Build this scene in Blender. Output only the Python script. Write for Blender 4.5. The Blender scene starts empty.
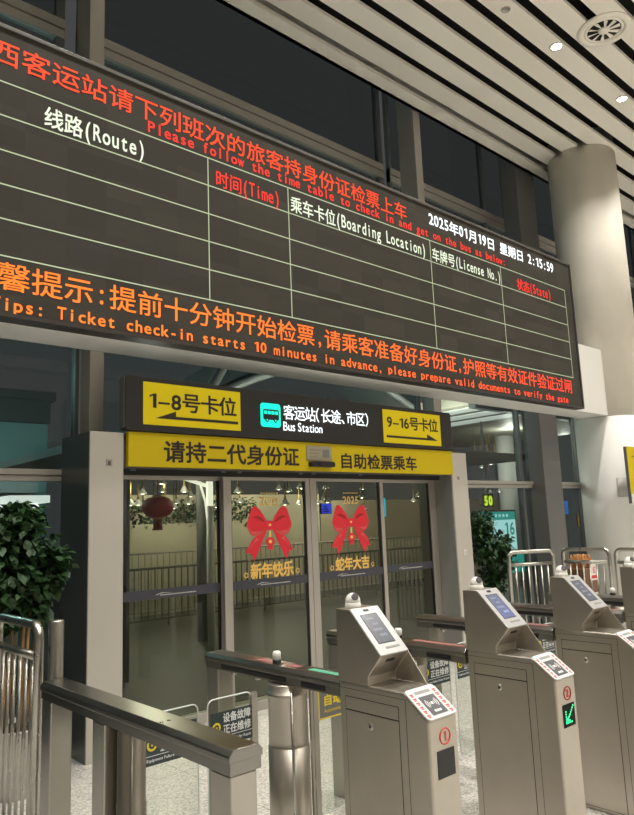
import bpy, bmesh, math, random
from mathutils import Vector, Matrix, Euler
R = random.Random(7)
PI = math.pi
S = bpy.context.scene
COL = S.collection

# ------------------------------------------------------------------ materials
MATS = {}
def _new(name):
    m = bpy.data.materials.new(name); m.use_nodes = True
    nt = m.node_tree; b = nt.nodes['Principled BSDF']
    return m, nt, b
def mat(name, col, rough=.5, metal=0., emis=None, estr=0., spec=.5, var=0., vscale=8., bump=0., bscale=60.):
    if name in MATS: return MATS[name]
    m, nt, b = _new(name)
    b.inputs['Base Color'].default_value = (*col, 1)
    b.inputs['Roughness'].default_value = rough
    b.inputs['Metallic'].default_value = metal
    b.inputs['Specular IOR Level'].default_value = spec
    if emis:
        b.inputs['Emission Color'].default_value = (*emis, 1)
        b.inputs['Emission Strength'].default_value = estr
    tc = nt.nodes.new('ShaderNodeTexCoord')
    if var:
        n = nt.nodes.new('ShaderNodeTexNoise'); n.inputs['Scale'].default_value = vscale; n.inputs['Detail'].default_value = 4
        nt.links.new(tc.outputs['Object'], n.inputs['Vector'])
        mx = nt.nodes.new('ShaderNodeMix'); mx.data_type = 'RGBA'
        mx.inputs['A'].default_value = (*[c*(1-var) for c in col], 1)
        mx.inputs['B'].default_value = (*[min(1, c*(1+var)) for c in col], 1)
        nt.links.new(n.outputs['Fac'], mx.inputs['Factor'])
        nt.links.new(mx.outputs['Result'], b.inputs['Base Color'])
    if bump:
        n = nt.nodes.new('ShaderNodeTexNoise'); n.inputs['Scale'].default_value = bscale; n.inputs['Detail'].default_value = 3
        nt.links.new(tc.outputs['Object'], n.inputs['Vector'])
        bp = nt.nodes.new('ShaderNodeBump'); bp.inputs['Strength'].default_value = bump; bp.inputs['Distance'].default_value = .01
        nt.links.new(n.outputs['Fac'], bp.inputs['Height'])
        nt.links.new(bp.outputs['Normal'], b.inputs['Normal'])
    MATS[name] = m
    return m
def brushed(name, col, r0, r1, stretch=(4, 4, 160)):
    m, nt, b = _new(name)
    b.inputs['Metallic'].default_value = 1
    tc = nt.nodes.new('ShaderNodeTexCoord'); mp = nt.nodes.new('ShaderNodeMapping')
    mp.inputs['Scale'].default_value = stretch
    nt.links.new(tc.outputs['Object'], mp.inputs['Vector'])
    n = nt.nodes.new('ShaderNodeTexNoise'); n.inputs['Scale'].default_value = 2.5; n.inputs['Detail'].default_value = 5
    nt.links.new(mp.outputs['Vector'], n.inputs['Vector'])
    n2 = nt.nodes.new('ShaderNodeTexNoise'); n2.inputs['Scale'].default_value = 5; n2.inputs['Detail'].default_value = 4
    nt.links.new(tc.outputs['Object'], n2.inputs['Vector'])
    mr = nt.nodes.new('ShaderNodeMapRange'); mr.inputs['To Min'].default_value = r0; mr.inputs['To Max'].default_value = r1
    nt.links.new(n.outputs['Fac'], mr.inputs['Value']); nt.links.new(mr.outputs['Result'], b.inputs['Roughness'])
    mx = nt.nodes.new('ShaderNodeMix'); mx.data_type = 'RGBA'
    mx.inputs['A'].default_value = (*[c*.88 for c in col], 1); mx.inputs['B'].default_value = (*[min(1, c*1.1) for c in col], 1)
    nt.links.new(n2.outputs['Fac'], mx.inputs['Factor']); nt.links.new(mx.outputs['Result'], b.inputs['Base Color'])
    MATS[name] = m
    return m
def glass(name, tint, refl=1.0, rough=.0):
    m, nt, b = _new(name); nt.nodes.remove(b)
    out = nt.nodes['Material Output']
    t = nt.nodes.new('ShaderNodeBsdfTransparent'); t.inputs['Color'].default_value = (*tint, 1)
    g = nt.nodes.new('ShaderNodeBsdfGlossy'); g.inputs['Roughness'].default_value = rough
    f = nt.nodes.new('ShaderNodeFresnel'); f.inputs['IOR'].default_value = 1.5
    ml = nt.nodes.new('ShaderNodeMath'); ml.operation = 'MULTIPLY'; ml.inputs[1].default_value = refl; ml.use_clamp = True
    mx = nt.nodes.new('ShaderNodeMixShader')
    ge = nt.nodes.new('ShaderNodeNewGeometry'); iv = nt.nodes.new('ShaderNodeMath'); iv.operation = 'SUBTRACT'; iv.inputs[0].default_value = 1   # only the face the light enters mirrors
    m2 = nt.nodes.new('ShaderNodeMath'); m2.operation = 'MULTIPLY'
    nt.links.new(ge.outputs['Backfacing'], iv.inputs[1]); nt.links.new(f.outputs[0], ml.inputs[0])
    nt.links.new(ml.outputs[0], m2.inputs[0]); nt.links.new(iv.outputs[0], m2.inputs[1]); nt.links.new(m2.outputs[0], mx.inputs[0])
    nt.links.new(t.outputs[0], mx.inputs[1]); nt.links.new(g.outputs[0], mx.inputs[2])
    nt.links.new(mx.outputs[0], out.inputs['Surface'])
    MATS[name] = m
    return m
def led_gradient(name, cA, cB, x0, x1, strength):
    m, nt, b = _new(name)
    b.inputs['Base Color'].default_value = (.02, .01, .01, 1)
    tc = nt.nodes.new('ShaderNodeTexCoord'); sp = nt.nodes.new('ShaderNodeSeparateXYZ')
    nt.links.new(tc.outputs['Object'], sp.inputs[0])
    mr = nt.nodes.new('ShaderNodeMapRange'); mr.inputs['From Min'].default_value = x0; mr.inputs['From Max'].default_value = x1
    nt.links.new(sp.outputs['X'], mr.inputs['Value'])
    mx = nt.nodes.new('ShaderNodeMix'); mx.data_type = 'RGBA'
    mx.inputs['A'].default_value = (*cA, 1); mx.inputs['B'].default_value = (*cB, 1)
    nt.links.new(mr.outputs['Result'], mx.inputs['Factor'])
    nt.links.new(mx.outputs['Result'], b.inputs['Emission Color'])
    b.inputs['Emission Strength'].default_value = strength
    MATS[name] = m
    return m

STEEL = brushed('brushed_steel', (.50, .465, .41), .30, .46)
STEEL2 = brushed('satin_steel', (.44, .42, .385), .26, .36, (2, 2, 2))
RAILTOP = brushed('rail_top_steel', (.27, .262, .245), .24, .34, (2, 2, 2))  # satin steel darkened for the rails; the dark door's reflection is in the colour
POLISH = brushed('polished_steel', (.50, .485, .445), .24, .32, (3, 3, 1))
BEZEL = mat('bright_steel_bezel', (.50, .50, .50), .36, .5)
WHITE = mat('white_plastic', (.78, .77, .73), .35)
BLACK = mat('black_plastic', (.012, .012, .013), .35)
DARKGAP = mat('dark_gap', (.02, .018, .016), .8)
ALU = mat('grey_aluminium', (.44, .42, .38), .42, .25, var=.04)
ALU_D = mat('dark_grey_aluminium', (.16, .165, .165), .38, .3, var=.05)
ALUF = mat('door_frame_aluminium', (.46, .43, .39), .38, .5)
PORTAL = mat('beige_panel', (.52, .49, .44), .45, .1, var=.05, vscale=2)
BEAM = mat('white_beam_paint', (.84, .83, .80), .5, var=.03, vscale=2)
SLAT = mat('cream_slat_metal', (.88, .84, .75), .42, var=.02, vscale=.7)
PLENUM = mat('black_plenum', (.012, .012, .012), .9)
CONC = mat('column_concrete', (.74, .70, .62), .6, var=.12, vscale=2.2, bump=.05)
COLWHITE = mat('column_white_paint', (.86, .85, .82), .45, var=.03, vscale=3)
YEL = mat('yellow_sign_face', (.62, .47, .006), .5, spec=.25)
YELLIT = mat('yellow_lit_sign_face', (.62, .48, .006), .45, spec=.25, emis=(.75, .60, .01), estr=.14)
SIGNDARK = mat('charcoal_sign_body', (.030, .029, .029), .5, spec=.3)
INK = mat('black_lettering', (.022, .016, .010), .5)
GLASSD = glass('door_glass', (.80, .82, .74), .85)
GLASSW = glass('window_glass', (.70, .76, .76), .9)
GLASSC = glass('clerestory_glass', (.6, .63, .63), .45)
GLASSF = glass('flap_acrylic', (.90, .92, .90), 1.0)
LEAF = mat('leaf_green', (.022, .066, .018), .5, var=.6, vscale=9)
BARK = mat('cane_bark', (.36, .22, .10), .8, var=.3, vscale=20)
POT = mat('white_pot', (.55, .54, .52), .35)
RED = mat('red_print', (.70, .02, .02), .5)
ORANGERED = mat('led_orange_red', (.02, .01, .01), .6, emis=(1.0, .052, .003), estr=1.0)
LEDRED = mat('led_red', (.02, .01, .01), .6, emis=(1.0, .022, .012), estr=.95)
LEDWHITE = mat('led_white', (.02, .02, .02), .6, emis=(.86, .95, .72), estr=.85)
LEDGRID = mat('led_grid', (.02, .02, .02), .6, emis=(.62, .72, .44), estr=.66)
LEDGRAD = led_gradient('led_tip', (1.0, .19, .015), (1.0, .05, .02), 2.0, 9.0, 1.15)
SIGNWHITE = mat('lit_white_lettering', (.6, .6, .6), .5, emis=(.85, .95, 1.0), estr=.95)
TEALLIT = mat('lit_teal_icon', (.0, .3, .25), .5, emis=(.0, .86, .60), estr=.9)

def screen_face():
    m, nt, b = _new('led_screen_face')
    tc = nt.nodes.new('ShaderNodeTexCoord')
    mp = nt.nodes.new('ShaderNodeMapping'); mp.inputs['Scale'].default_value = (3.125, 1, 6.25)
    nt.links.new(tc.outputs['Object'], mp.inputs['Vector'])
    fl = nt.nodes.new('ShaderNodeVectorMath'); fl.operation = 'FLOOR'
    nt.links.new(mp.outputs[0], fl.inputs[0])
    wn = nt.nodes.new('ShaderNodeTexWhiteNoise'); nt.links.new(fl.outputs[0], wn.inputs['Vector'])
    mr = nt.nodes.new('ShaderNodeMapRange'); mr.inputs['To Min'].default_value = .85; mr.inputs['To Max'].default_value = 1.12
    nt.links.new(wn.outputs['Value'], mr.inputs['Value'])
    mx = nt.nodes.new('ShaderNodeVectorMath'); mx.operation = 'SCALE'; mx.inputs[0].default_value = (.052, .047, .038)
    nt.links.new(mr.outputs[0], mx.inputs['Scale']); nt.links.new(mx.outputs[0], b.inputs['Base Color'])
    b.inputs['Roughness'].default_value = .7; b.inputs['Specular IOR Level'].default_value = .3
    return m
SCREEN = screen_face()

def floor_mat():
    m, nt, b = _new('granite_floor')
    tc = nt.nodes.new('ShaderNodeTexCoord')
    v = nt.nodes.new('ShaderNodeTexVoronoi'); v.inputs['Scale'].default_value = 95
    nt.links.new(tc.outputs['Object'], v.inputs['Vector'])
    n = nt.nodes.new('ShaderNodeTexNoise'); n.inputs['Scale'].default_value = 60; n.inputs['Detail'].default_value = 4
    nt.links.new(tc.outputs['Object'], n.inputs['Vector'])
    sp = nt.nodes.new('ShaderNodeSeparateColor'); nt.links.new(v.outputs['Color'], sp.inputs[0])
    ad = nt.nodes.new('ShaderNodeMath'); ad.operation = 'MULTIPLY_ADD'; ad.inputs[1].default_value = .55
    nt.links.new(sp.outputs[0], ad.inputs[0])
    m2 = nt.nodes.new('ShaderNodeMath'); m2.operation = 'MULTIPLY'; m2.inputs[1].default_value = .6
    nt.links.new(n.outputs['Fac'], m2.inputs[0]); nt.links.new(m2.outputs[0], ad.inputs[2])
    cr = nt.nodes.new('ShaderNodeValToRGB')
    e = cr.color_ramp.elements
    e[0].position = .18; e[0].color = (.12, .116, .108, 1)
    e[1].position = .78; e[1].color = (.64, .615, .565, 1)
    e2 = cr.color_ramp.elements.new(.42); e2.color = (.42, .405, .375, 1)
    nt.links.new(ad.outputs[0], cr.inputs[0])
    br = nt.nodes.new('ShaderNodeTexBrick'); br.offset = 0
    br.inputs['Scale'].default_value = 1; br.inputs['Brick Width'].default_value = .9; br.inputs['Row Height'].default_value = .9
    br.inputs['Mortar Size'].default_value = .003
    br.inputs['Color1'].default_value = br.inputs['Color2'].default_value = (1, 1, 1, 1); br.inputs['Mortar'].default_value = (.45, .45, .45, 1)
    nt.links.new(tc.outputs['Object'], br.inputs['Vector'])
    mx = nt.nodes.new('ShaderNodeMix'); mx.data_type = 'RGBA'; mx.blend_type = 'MULTIPLY'; mx.inputs['Factor'].default_value = 1
    nt.links.new(cr.outputs[0], mx.inputs['A']); nt.links.new(br.outputs['Color'], mx.inputs['B'])
    nt.links.new(mx.outputs['Result'], b.inputs['Base Color'])
    b.inputs['Roughness'].default_value = .28
    return m
FLOOR = floor_mat()

# ------------------------------------------------------------------ mesh builder
class MB:
    def __init__(s): s.v = []; s.f = []; s.m = []; s.mats = []; s.sm = []
    def mi(s, m):
        if m not in s.mats: s.mats.append(m)
        return s.mats.index(m)
    def add(s, vs, fs, m, smooth=False):
        o = len(s.v); s.v += [tuple(p) for p in vs]; k = s.mi(m)
        for f in fs: s.f.append(tuple(i+o for i in f)); s.m.append(k); s.sm.append(smooth)
        return s
    def box(s, x0, x1, y0, y1, z0, z1, m):
        vs = [(x0,y0,z0),(x1,y0,z0),(x1,y1,z0),(x0,y1,z0),(x0,y0,z1),(x1,y0,z1),(x1,y1,z1),(x0,y1,z1)]
        return s.add(vs, [(3,2,1,0),(4,5,6,7),(0,1,5,4),(1,2,6,5),(2,3,7,6),(3,0,4,7)], m)
    def prism(s, poly, axis, a, b, m):
        """poly: 2-D outline; axis 'X': (y,z), 'Y': (x,z), 'Z': (x,y)"""
        def pt(p, t): return {'X': (t,p[0],p[1]), 'Y': (p[0],t,p[1]), 'Z': (p[0],p[1],t)}[axis]
        n = len(poly)
        vs = [pt(p, a) for p in poly]+[pt(p, b) for p in poly]
        fs = [tuple(range(n))[::-1], tuple(range(n, 2*n))]+[(i,(i+1)%n,n+(i+1)%n,n+i) for i in range(n)]
        return s.add(vs, fs, m)
    def tube(s, pts, r, m, seg=10, closed=False, smooth=True, cap=True):
        pts = [Vector(p) for p in pts]; n = len(pts)
        rs = r if isinstance(r, (list, tuple)) else [r]*n
        rings = []; up = None
        for i in range(n):
            if closed: t = (pts[(i+1)%n]-pts[i-1]).normalized()
            else: t = (pts[min(i+1,n-1)]-pts[max(i-1,0)]).normalized()
            if up is None:
                up = Vector((0,0,1)) if abs(t.z) < .9 else Vector((1,0,0))
            a = (up-t*up.dot(t)).normalized(); b = t.cross(a); up = a
            rings.append([pts[i]+(a*math.cos(2*PI*k/seg)+b*math.sin(2*PI*k/seg))*rs[i] for k in range(seg)])
        vs = [p for g in rings for p in g]; fs = []
        for i in range(n if closed else n-1):
            j = (i+1) % n
            for k in range(seg):
                fs.append((i*seg+k, j*seg+k, j*seg+(k+1)%seg, i*seg+(k+1)%seg))
        if not closed and cap:
            fs.append(tuple(range(seg))); fs.append(tuple((n-1)*seg+k for k in range(seg))[::-1])
        return s.add(vs, fs, m, smooth)
    def lathe(s, prof, c, m, seg=24, axis='Z', smooth=True):
        """prof: (radius, height) pairs about a vertical axis through c (or along axis)"""
        vs = []; fs = []; n = len(prof)
        for r, h in prof:
            for k in range(seg):
                a = 2*PI*k/seg; ca, sa = r*math.cos(a), r*math.sin(a)
                p = {'Z': (ca, sa, h), 'Y': (ca, h, sa), 'X': (h, ca, sa)}[axis]
                vs.append((c[0]+p[0], c[1]+p[1], c[2]+p[2]))
        for i in range(n-1):
            for k in range(seg):
                fs.append((i*seg+k, i*seg+(k+1)%seg, (i+1)*seg+(k+1)%seg, (i+1)*seg+k))
        if prof[0][0] > 1e-6: fs.append(tuple(range(seg))[::-1])
        if prof[-1][0] > 1e-6: fs.append(tuple((n-1)*seg+k for k in range(seg)))
        return s.add(vs, fs, m, smooth)
    def build(s, name, parent=None, bevel=0., seg=2, loc=None):
        me = bpy.data.meshes.new(name); me.from_pydata(s.v, [], s.f)
        for m in s.mats: me.materials.append(m)
        me.polygons.foreach_set('material_index', s.m); me.polygons.foreach_set('use_smooth', s.sm)
        bm = bmesh.new(); bm.from_mesh(me)
        bmesh.ops.remove_doubles(bm, verts=bm.verts, dist=1e-6)
        bmesh.ops.recalc_face_normals(bm, faces=bm.faces); bm.to_mesh(me); bm.free()
        me.update()
        o = bpy.data.objects.new(name, me); COL.objects.link(o)
        if parent: o.parent = parent
        if loc: o.location = loc
        if bevel:
            b = o.modifiers.new('b', 'BEVEL'); b.width = bevel; b.segments = seg; b.limit_method = 'ANGLE'; b.angle_limit = .6
        return o
def tag(o, label, cat, group=None):
    o['label'] = label; o['category'] = cat
    if group: o['group'] = group
    return o
def struct(o): o['kind'] = 'structure'; return o
def empty(name, loc=(0,0,0)):
    o = bpy.data.objects.new(name, None); COL.objects.link(o); o.location = loc; return o
def thing(name, label, cat, loc=(0,0,0), group=None):
    return tag(empty(name, loc), label, cat, group)
def children(o): return [c for c in COL.objects if c.parent == o]
def dup(o, parent=None):
    c = o.copy(); COL.objects.link(c)
    if parent: c.parent = parent
    for ch in children(o): dup(ch, c)
    return c

# ------------------------------------------------------------------ lettering
GL = {}
def glyphs(chars, bold):
    objs = []
    for ch in sorted(set(chars)):
        if (ch, bold) in GL or ch == ' ': continue
        cu = bpy.data.curves.new('glyph', 'FONT'); cu.body = ch; cu.size = 1; cu.resolution_u = 3
        o = bpy.data.objects.new('glyph', cu); COL.objects.link(o); objs.append((ch, o))
    bpy.context.view_layer.update()
    dg = bpy.context.evaluated_depsgraph_get()
    for ch, o in objs:
        me = bpy.data.meshes.new_from_object(o.evaluated_get(dg))
        vs = [(v.co.x, v.co.y, 0) for v in me.vertices]; fs = [tuple(p.vertices) for p in me.polygons]
        if bold:
            V2 = []; F2 = []
            for k_, (dx, dy) in enumerate(((-bold, -bold), (bold, -bold), (bold, bold), (-bold, bold))):
                o_ = len(V2); V2 += [(p[0]+dx, p[1]+dy, k_) for p in vs]; F2 += [tuple(i+o_ for i in f) for f in fs]
            vs, fs = V2, F2
        if ch == '1': vs, fs = figure_one(bold)
        GL[(ch, bold)] = (vs, fs)
        cu = o.data; bpy.data.objects.remove(o); bpy.data.curves.remove(cu); bpy.data.meshes.remove(me)
def figure_one(bold):
    w_ = .062+bold*1.2
    vs = [(.20,0), (.20+2*w_,0), (.20+2*w_,.682), (.21+w_*.6,.682), (.04,.585), (.04,.50-bold), (.20,.575)]
    return [(p[0], p[1], 0) for p in vs], [(0,1,2,3,6), (3,4,5,6)]
def bnd(ch, bold):
    vs = GL[(ch, bold)][0]
    if not vs: return 0, .3, 0, 0
    xs = [v[0] for v in vs]; ys = [v[1] for v in vs]
    return min(xs), max(xs), min(ys), max(ys)
def wide(ch): return ord(ch) > 0x2e00
def lay_grid(body, x0, x1, z0, z1, bold=.0, line=None):
    """monospaced: a wide character takes one cell, a narrow one half a cell. Returns 2-D verts, faces"""
    glyphs(body+'国HMn', bold)
    W = sum(1 if wide(c) else .5 for c in body); cw = (x1-x0)/W
    rx0, rx1, ry0, ry1 = bnd('国', bold); h = bnd('H', bold)[3]
    ex0, ex1, ey0, ey1 = 0., 1., -.10, .87
    V = []; F = []; x = x0
    haswide = any(wide(c) for c in (line or body))
    lz0 = z0+(z1-z0)*(.14 if haswide else .0); lz1 = z1-(z1-z0)*(.06 if haswide else 0)
    for c in body:
        w = cw if wide(c) else cw*.5
        if c != ' ':
            vs, fs = GL[(c, bold)]; o = len(V)
            if wide(c):
                V += [(x+(p[0]-ex0)/(ex1-ex0)*w, z0+(p[1]-ey0)/(ey1-ey0)*(z1-z0), p[2]) for p in vs]
            else:
                a, b, _, _ = bnd(c, bold); nb = bnd('n', bold); sx = w*.74/(nb[1]-nb[0])
                sx = min(sx, (lz1-lz0)/h*1.25)
                if c in 'MmWw': sx = w*.92/(b-a)
                elif (b-a)*sx > w*.86: sx = w*.86/(b-a)
                sy = (lz1-lz0)/h
                V += [(x+w/2+(p[0]-(a+b)/2)*sx, lz0+p[1]*sy, p[2]) for p in vs]
            F += [tuple(i+o for i in f) for f in fs]
        x += w
    return V, F
def lay_prop(body, x0, x1, z0, z1, bold=.0):
    """proportional: laid out in em units, then fitted to the given width and height"""
    glyphs(body+'国H', bold)
    rx0, rx1, ry0, ry1 = bnd('国', bold)
    V = []; F = []; x = 0
    for c in body:
        if c == ' ': x += .26; continue
        vs, fs = GL[(c, bold)]; a, b, _, _ = bnd(c, bold); o = len(V)
        if wide(c):
            off = x-rx0+.04; adv = (rx1-rx0)+.08
            if c in '、（）': adv *= .62 if c == '、' else .55; off = x-a+.05
        else: off = x-a+.035; adv = b-a+.07
        V += [(p[0]+off, p[1], p[2]) for p in vs]; F += [tuple(i+o for i in f) for f in fs]; x += adv
    xs = [v[0] for v in V]; ys = [v[1] for v in V]
    a, b, c, d = min(xs), max(xs), min(ys), max(ys)
    return [(x0+(p[0]-a)/(b-a)*(x1-x0), z0+(p[1]-c)/(d-c)*(z1-z0), p[2]) for p in V], F
def put(mb, VF, y, m):            # lettering facing -Y
    # the strokes of a bold letter are overprinted in layers a fraction of a millimetre apart
    vs, fs = VF
    mb.add([(p[0], y-.00025*p[2], p[1]) for p in vs], fs, m); return mb
def word(parent, name, VF, y, m):
    return put(MB(), VF, y, m).build(name, parent)
def disc2(cx, cz, r, n=24): return [(cx+r*math.cos(2*PI*i/n), cz+r*math.sin(2*PI*i/n)) for i in range(n)]
def rrect(x0, x1, z0, z1, r, n=5):
    out = []
    for cx, cz, a0 in ((x1-r, z1-r, 0), (x0+r, z1-r, 90), (x0+r, z0+r, 180), (x1-r, z0+r, 270)):
        out += [(cx+r*math.cos(math.radians(a0+90*i/n)), cz+r*math.sin(math.radians(a0+90*i/n))) for i in range(n+1)]
    return out

# ------------------------------------------------------------------ camera
cam = bpy.data.cameras.new('camera'); co = bpy.data.objects.new('camera', cam); COL.objects.link(co)
roll, pitch, yaw = -3.94236916e-02, -1.63152167e-01, 7.35413359e-01
B = Matrix(((1,0,0),(0,0,-1),(0,1,0)))
M = Matrix.Rotation(roll, 3, 'Z') @ Matrix.Rotation(pitch, 3, 'X') @ B @ Matrix.Rotation(yaw, 3, 'Z')
rt, dn, fw = M[0], M[1], M[2]
mw = Matrix(((rt[0], -dn[0], -fw[0], 0), (rt[1], -dn[1], -fw[1], 0), (rt[2], -dn[2], -fw[2], 1.65), (0, 0, 0, 1)))
co.matrix_world = mw
cam.sensor_fit = 'HORIZONTAL'; cam.sensor_width = 36; cam.lens = 700/634*36; cam.clip_start = .05; cam.clip_end = 200
S.camera = co

# ------------------------------------------------------------------ the hall
X0, X1, YB = -7., 22., -11.
struct(MB().box(X0-.2, X1+.2, YB-.2, 22, -.12, 0, FLOOR).build('floor'))
struct(MB().box(X0-.2, X0, YB, 6.3, 0, 8.2, mat('hall_wall', (.50, .48, .44), .6, var=.04)).build('wall_left'))
struct(MB().box(X0, X1, YB-.2, YB, 0, 8.2, MATS['hall_wall']).build('wall_back'))
struct(MB().box(X1, X1+.2, YB, 6.3, 0, 8.2, MATS['hall_wall']).build('wall_right'))
# slatted ceiling: metal strips with open black joints, running along the glass front
ce = MB(); pitch_s = .4005; ZC = 7.78
ce.box(X0, X1, 5.904, 6.14, ZC, ZC+.06, SLAT)
k = 0
while 5.766-pitch_s*k > YB+.3:
    a = 5.766-pitch_s*k; ce.box(X0, X1, a-pitch_s+.137, a, ZC, ZC+.05, SLAT); k += 1
ce.box(X0, X1, YB, 6.14, ZC+.34, ZC+.42, PLENUM)
ce.box(X0, X1, 6.08, 6.14, ZC, ZC+.42, SLAT)
struct(ce.build('ceiling'))

# beam the display hangs on, pilasters, column
struct(MB().box(X0, 10.85, 5.07, 5.50, 3.15, 4.22, BEAM).build('trim_1', bevel=.008))
PIL = [(-2.2,-2.07), (2.435,2.56), (6.975,7.125)]
for i, (a, b) in enumerate(PIL):
    struct(MB().box(a, b, 5.502, 5.69, 0, 4.2, ALU).build('trim_%d' % (i+2), bevel=.006))
struct(MB().box(9.47, 9.97, 5.502, 5.80, 0, 4.2, mat('grey_pilaster', (.15, .15, .148), .5, var=.05)).build('trim_5', bevel=.01))
struct(MB().box(15.0, 15.14, 5.502, 5.69, 0, 4.2, ALU).build('trim_6', bevel=.006))
for i, (a, b, m_) in enumerate([(-2.42,-2.27,ALU), (2.694,2.852,ALU), (7.817,7.975,ALU), (10.63,11.23,MATS['grey_pilaster']), (17,17.16,ALU)]):   # the upper row, set back behind the ceiling edge
    struct(MB().box(a, b, 6.20, 6.52, 4.60, 10.5, m_).build('trim_%d' % (20+i), bevel=.006))
struct(MB().box(X0, X1, 5.50, 7.1, 4.22, 4.60, ALU_D).build('trim_7'))
CX, CY, CR = 11.306, 5.308, .56
cl = MB()
cl.lathe([(CR, 3.14), (CR, ZC-.02), (CR-.012, ZC-.02), (CR-.012, ZC+.3)], (CX, CY, 0), CONC, 64)
cl.lathe([(CR+.004, 0), (CR+.004, 3.14)], (CX, CY, 0), COLWHITE, 64)
struct(cl.build('column'))
def arc_patch(name, a0, a1, z0, z1, r, m, parent=None):
    n = 14; mb = MB(); vs = []
    for i in range(n+1):
        a = math.radians(a0+(a1-a0)*i/n)
        for rr in (r, r+.004):
            for z in (z0, z1): vs.append((CX+rr*math.cos(a), CY+rr*math.sin(a), z))
    fs = []
    for i in range(n):
        o = 4*i; p = o+4
        fs += [(o+2,o+3,p+3,p+2), (o+1,o,p,p+1), (o+3,o+1,p+1,p+3), (o,o+2,p+2,p)]
    fs += [(0,1,3,2), (4*n,4*n+2,4*n+3,4*n+1)]
    return mb.add(vs, fs, m, True).build(name, parent)
tag(arc_patch('wall_patch', 207, 262, 1.87, 2.16, CR+.005, mat('grey_patch', (.58,.565,.53), .5)),
    'plain light grey rectangular patch stuck on the white lower part of the round column', 'patch')

# glass front: upper bays, then lower bays
def pane_bay(n, x0, x1, z0, z1, y, transoms, muls, gm, split=False):
    w = struct(empty('window_%d' % n, ((x0+x1)/2, y, z0)))
    fr = MB(); cx = (x0+x1)/2
    for a, b in transoms:
        h = (b-a)
        fr.box(x0-cx, x1-cx, -.045, .045, a-z0, a-z0+h*.46, ALU); fr.box(x0-cx, x1-cx, -.06, .05, a-z0+h*.52, b-z0, ALU)
        fr.box(x0-cx, x1-cx, -.03, .03, a-z0+h*.4, a-z0+h*.6, ALU_D)
    for a, b in muls: fr.box(a-cx, b-cx, -.04, .04, 0, z1-z0, ALU_D)
    fr.box(x0-cx, x1-cx, -.04, .04, -.0, .03, ALU_D)
    fr.build('window_frame', w)
    MB().box(x0-cx, x1-cx, -.006, .006, 0, z1-z0, gm).build('glass', w)
    return w
UP = [(X0,-2.42,1), (-2.27,2.694,1), (2.852,7.817,1), (7.975,17,1), (17.16,X1,1)]
n = 1
for a, b, _ in UP:
    mu = [(a, a+.05), (b-.09, b)]
    if a == 7.975: mu += [(10.55, 10.62), (11.3, 11.37), (14, 14.06)]
    pane_bay(n, a, b, 4.60, 10.5, 6.90, [(6.98, 7.20)], mu, GLASSC); n += 1
pane_bay(n, X0, -2.2, 0, 4.2, 5.75, [(2.07, 2.165)], [(X0, X0+.05)], GLASSW); n += 1
pane_bay(n, -2.07, 2.432, 0, 4.2, 5.75, [(2.07, 2.165)], [(2.40, 2.432)], GLASSW); n += 1
pane_bay(n, 2.565, 6.97, 2.45, 4.2, 5.75, [], [(2.565, 2.6), (6.93, 6.97)], GLASSW); n += 1
pane_bay(n, 7.13, 9.465, 0, 4.2, 5.75, [(2.04, 2.135)], [(9.20, 9.25)], GLASSW); n += 1
pane_bay(n, 9.97, X1, 0, 4.2, 5.75, [(2.04, 2.135)], [(10.9, 10.95), (14, 14.06)], GLASSW); n += 1

# portal round the sliding doors
PO = MB()
PO.box(2.29, 2.57, 5.154, 5.685, 0, 2.42, PORTAL); struct(PO.build('trim_8', bevel=.004))
struct(MB().box(2.286, 2.2895, 5.16, 5.685, 0, 2.418, mat('smoked_steel_side', (.16, .17, .17), .30, .7)).build('trim_9'))
struct(MB().box(6.79, 7.09, 5.154, 5.685, 0, 2.42, PORTAL).build('trim_10', bevel=.004))
struct(MB().box(6.785, 6.7895, 5.17, 5.68, 0, 2.15, mat('reveal_grey', (.30, .30, .285), .42, .3)).build('trim_11'))
struct(MB().box(2.572, 6.784, 5.19, 5.68, 2.15, 2.42, ALU_D).build('trim_12'))

# ------------------------------------------------------------------ doors
DY = 5.40
NAVY = mat('grey_blue_safety_band', (.055, .056, .075), .5)
LOGO = mat('band_logo_white', (.55, .55, .55), .5)
def swoosh(mb, x, z, y, w):
    pts = [(0,0), (.07,.009), (.14,.016), (.19,.019), (.21,.016), (.30,.014), (.44,.009), (.30,.0105), (.20,.012), (.12,.008), (.05,.0)]
    mb.prism([(x+p[0]*w*1.0, z+p[1]*w/.4) for p in pts], 'Y', y-.0015, y, LOGO)
    lw = []; xx = x+.12*w
    while xx < x+w:
        ww = w*R.uniform(.025, .05)
        mb.box(xx, xx+ww, y-.0012, y, z-.008*w/.4, z+.001*w/.4, LOGO); xx += ww+.010*w
def leaf(n, x0, x1, fl, frr, y, z1, logo):
    d = struct(empty('door_%d' % n, ((x0+x1)/2, y, 0))); c = (x0+x1)/2
    f = MB()
    f.box(x0-c, x0-c+fl, -.02, .02, 0, z1, ALUF); f.box(x1-c-frr, x1-c, -.02, .02, 0, z1, ALUF)
    f.box(x0-c+fl, x1-c-frr, -.02, .02, z1-.055, z1, ALUF); f.box(x0-c+fl, x1-c-frr, -.02, .02, 0, .08, ALUF)
    f.build('door_frame', d, bevel=.003)
    MB().box(x0-c+fl, x1-c-frr, -.005, .005, .08, z1-.055, GLASSD).build('glass', d)
    MB().box(x0-c+fl, x0-c+fl+.012, -.0075, .0075, .08, z1-.055, BLACK).build('gasket', d)
    MB().box(x1-c-frr-.022, x1-c-frr, -.0075, .0075, .08, z1-.055, BLACK).build('gasket', d)
    MB().box(x0-c+fl, x1-c-frr, -.0095, -.006, 1.072, 1.152, NAVY).build('safety_band', d)
    g = MB(); swoosh(g, logo-c, 1.104, -.0095, .40); g.build('band_logo', d)
    return d
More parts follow.
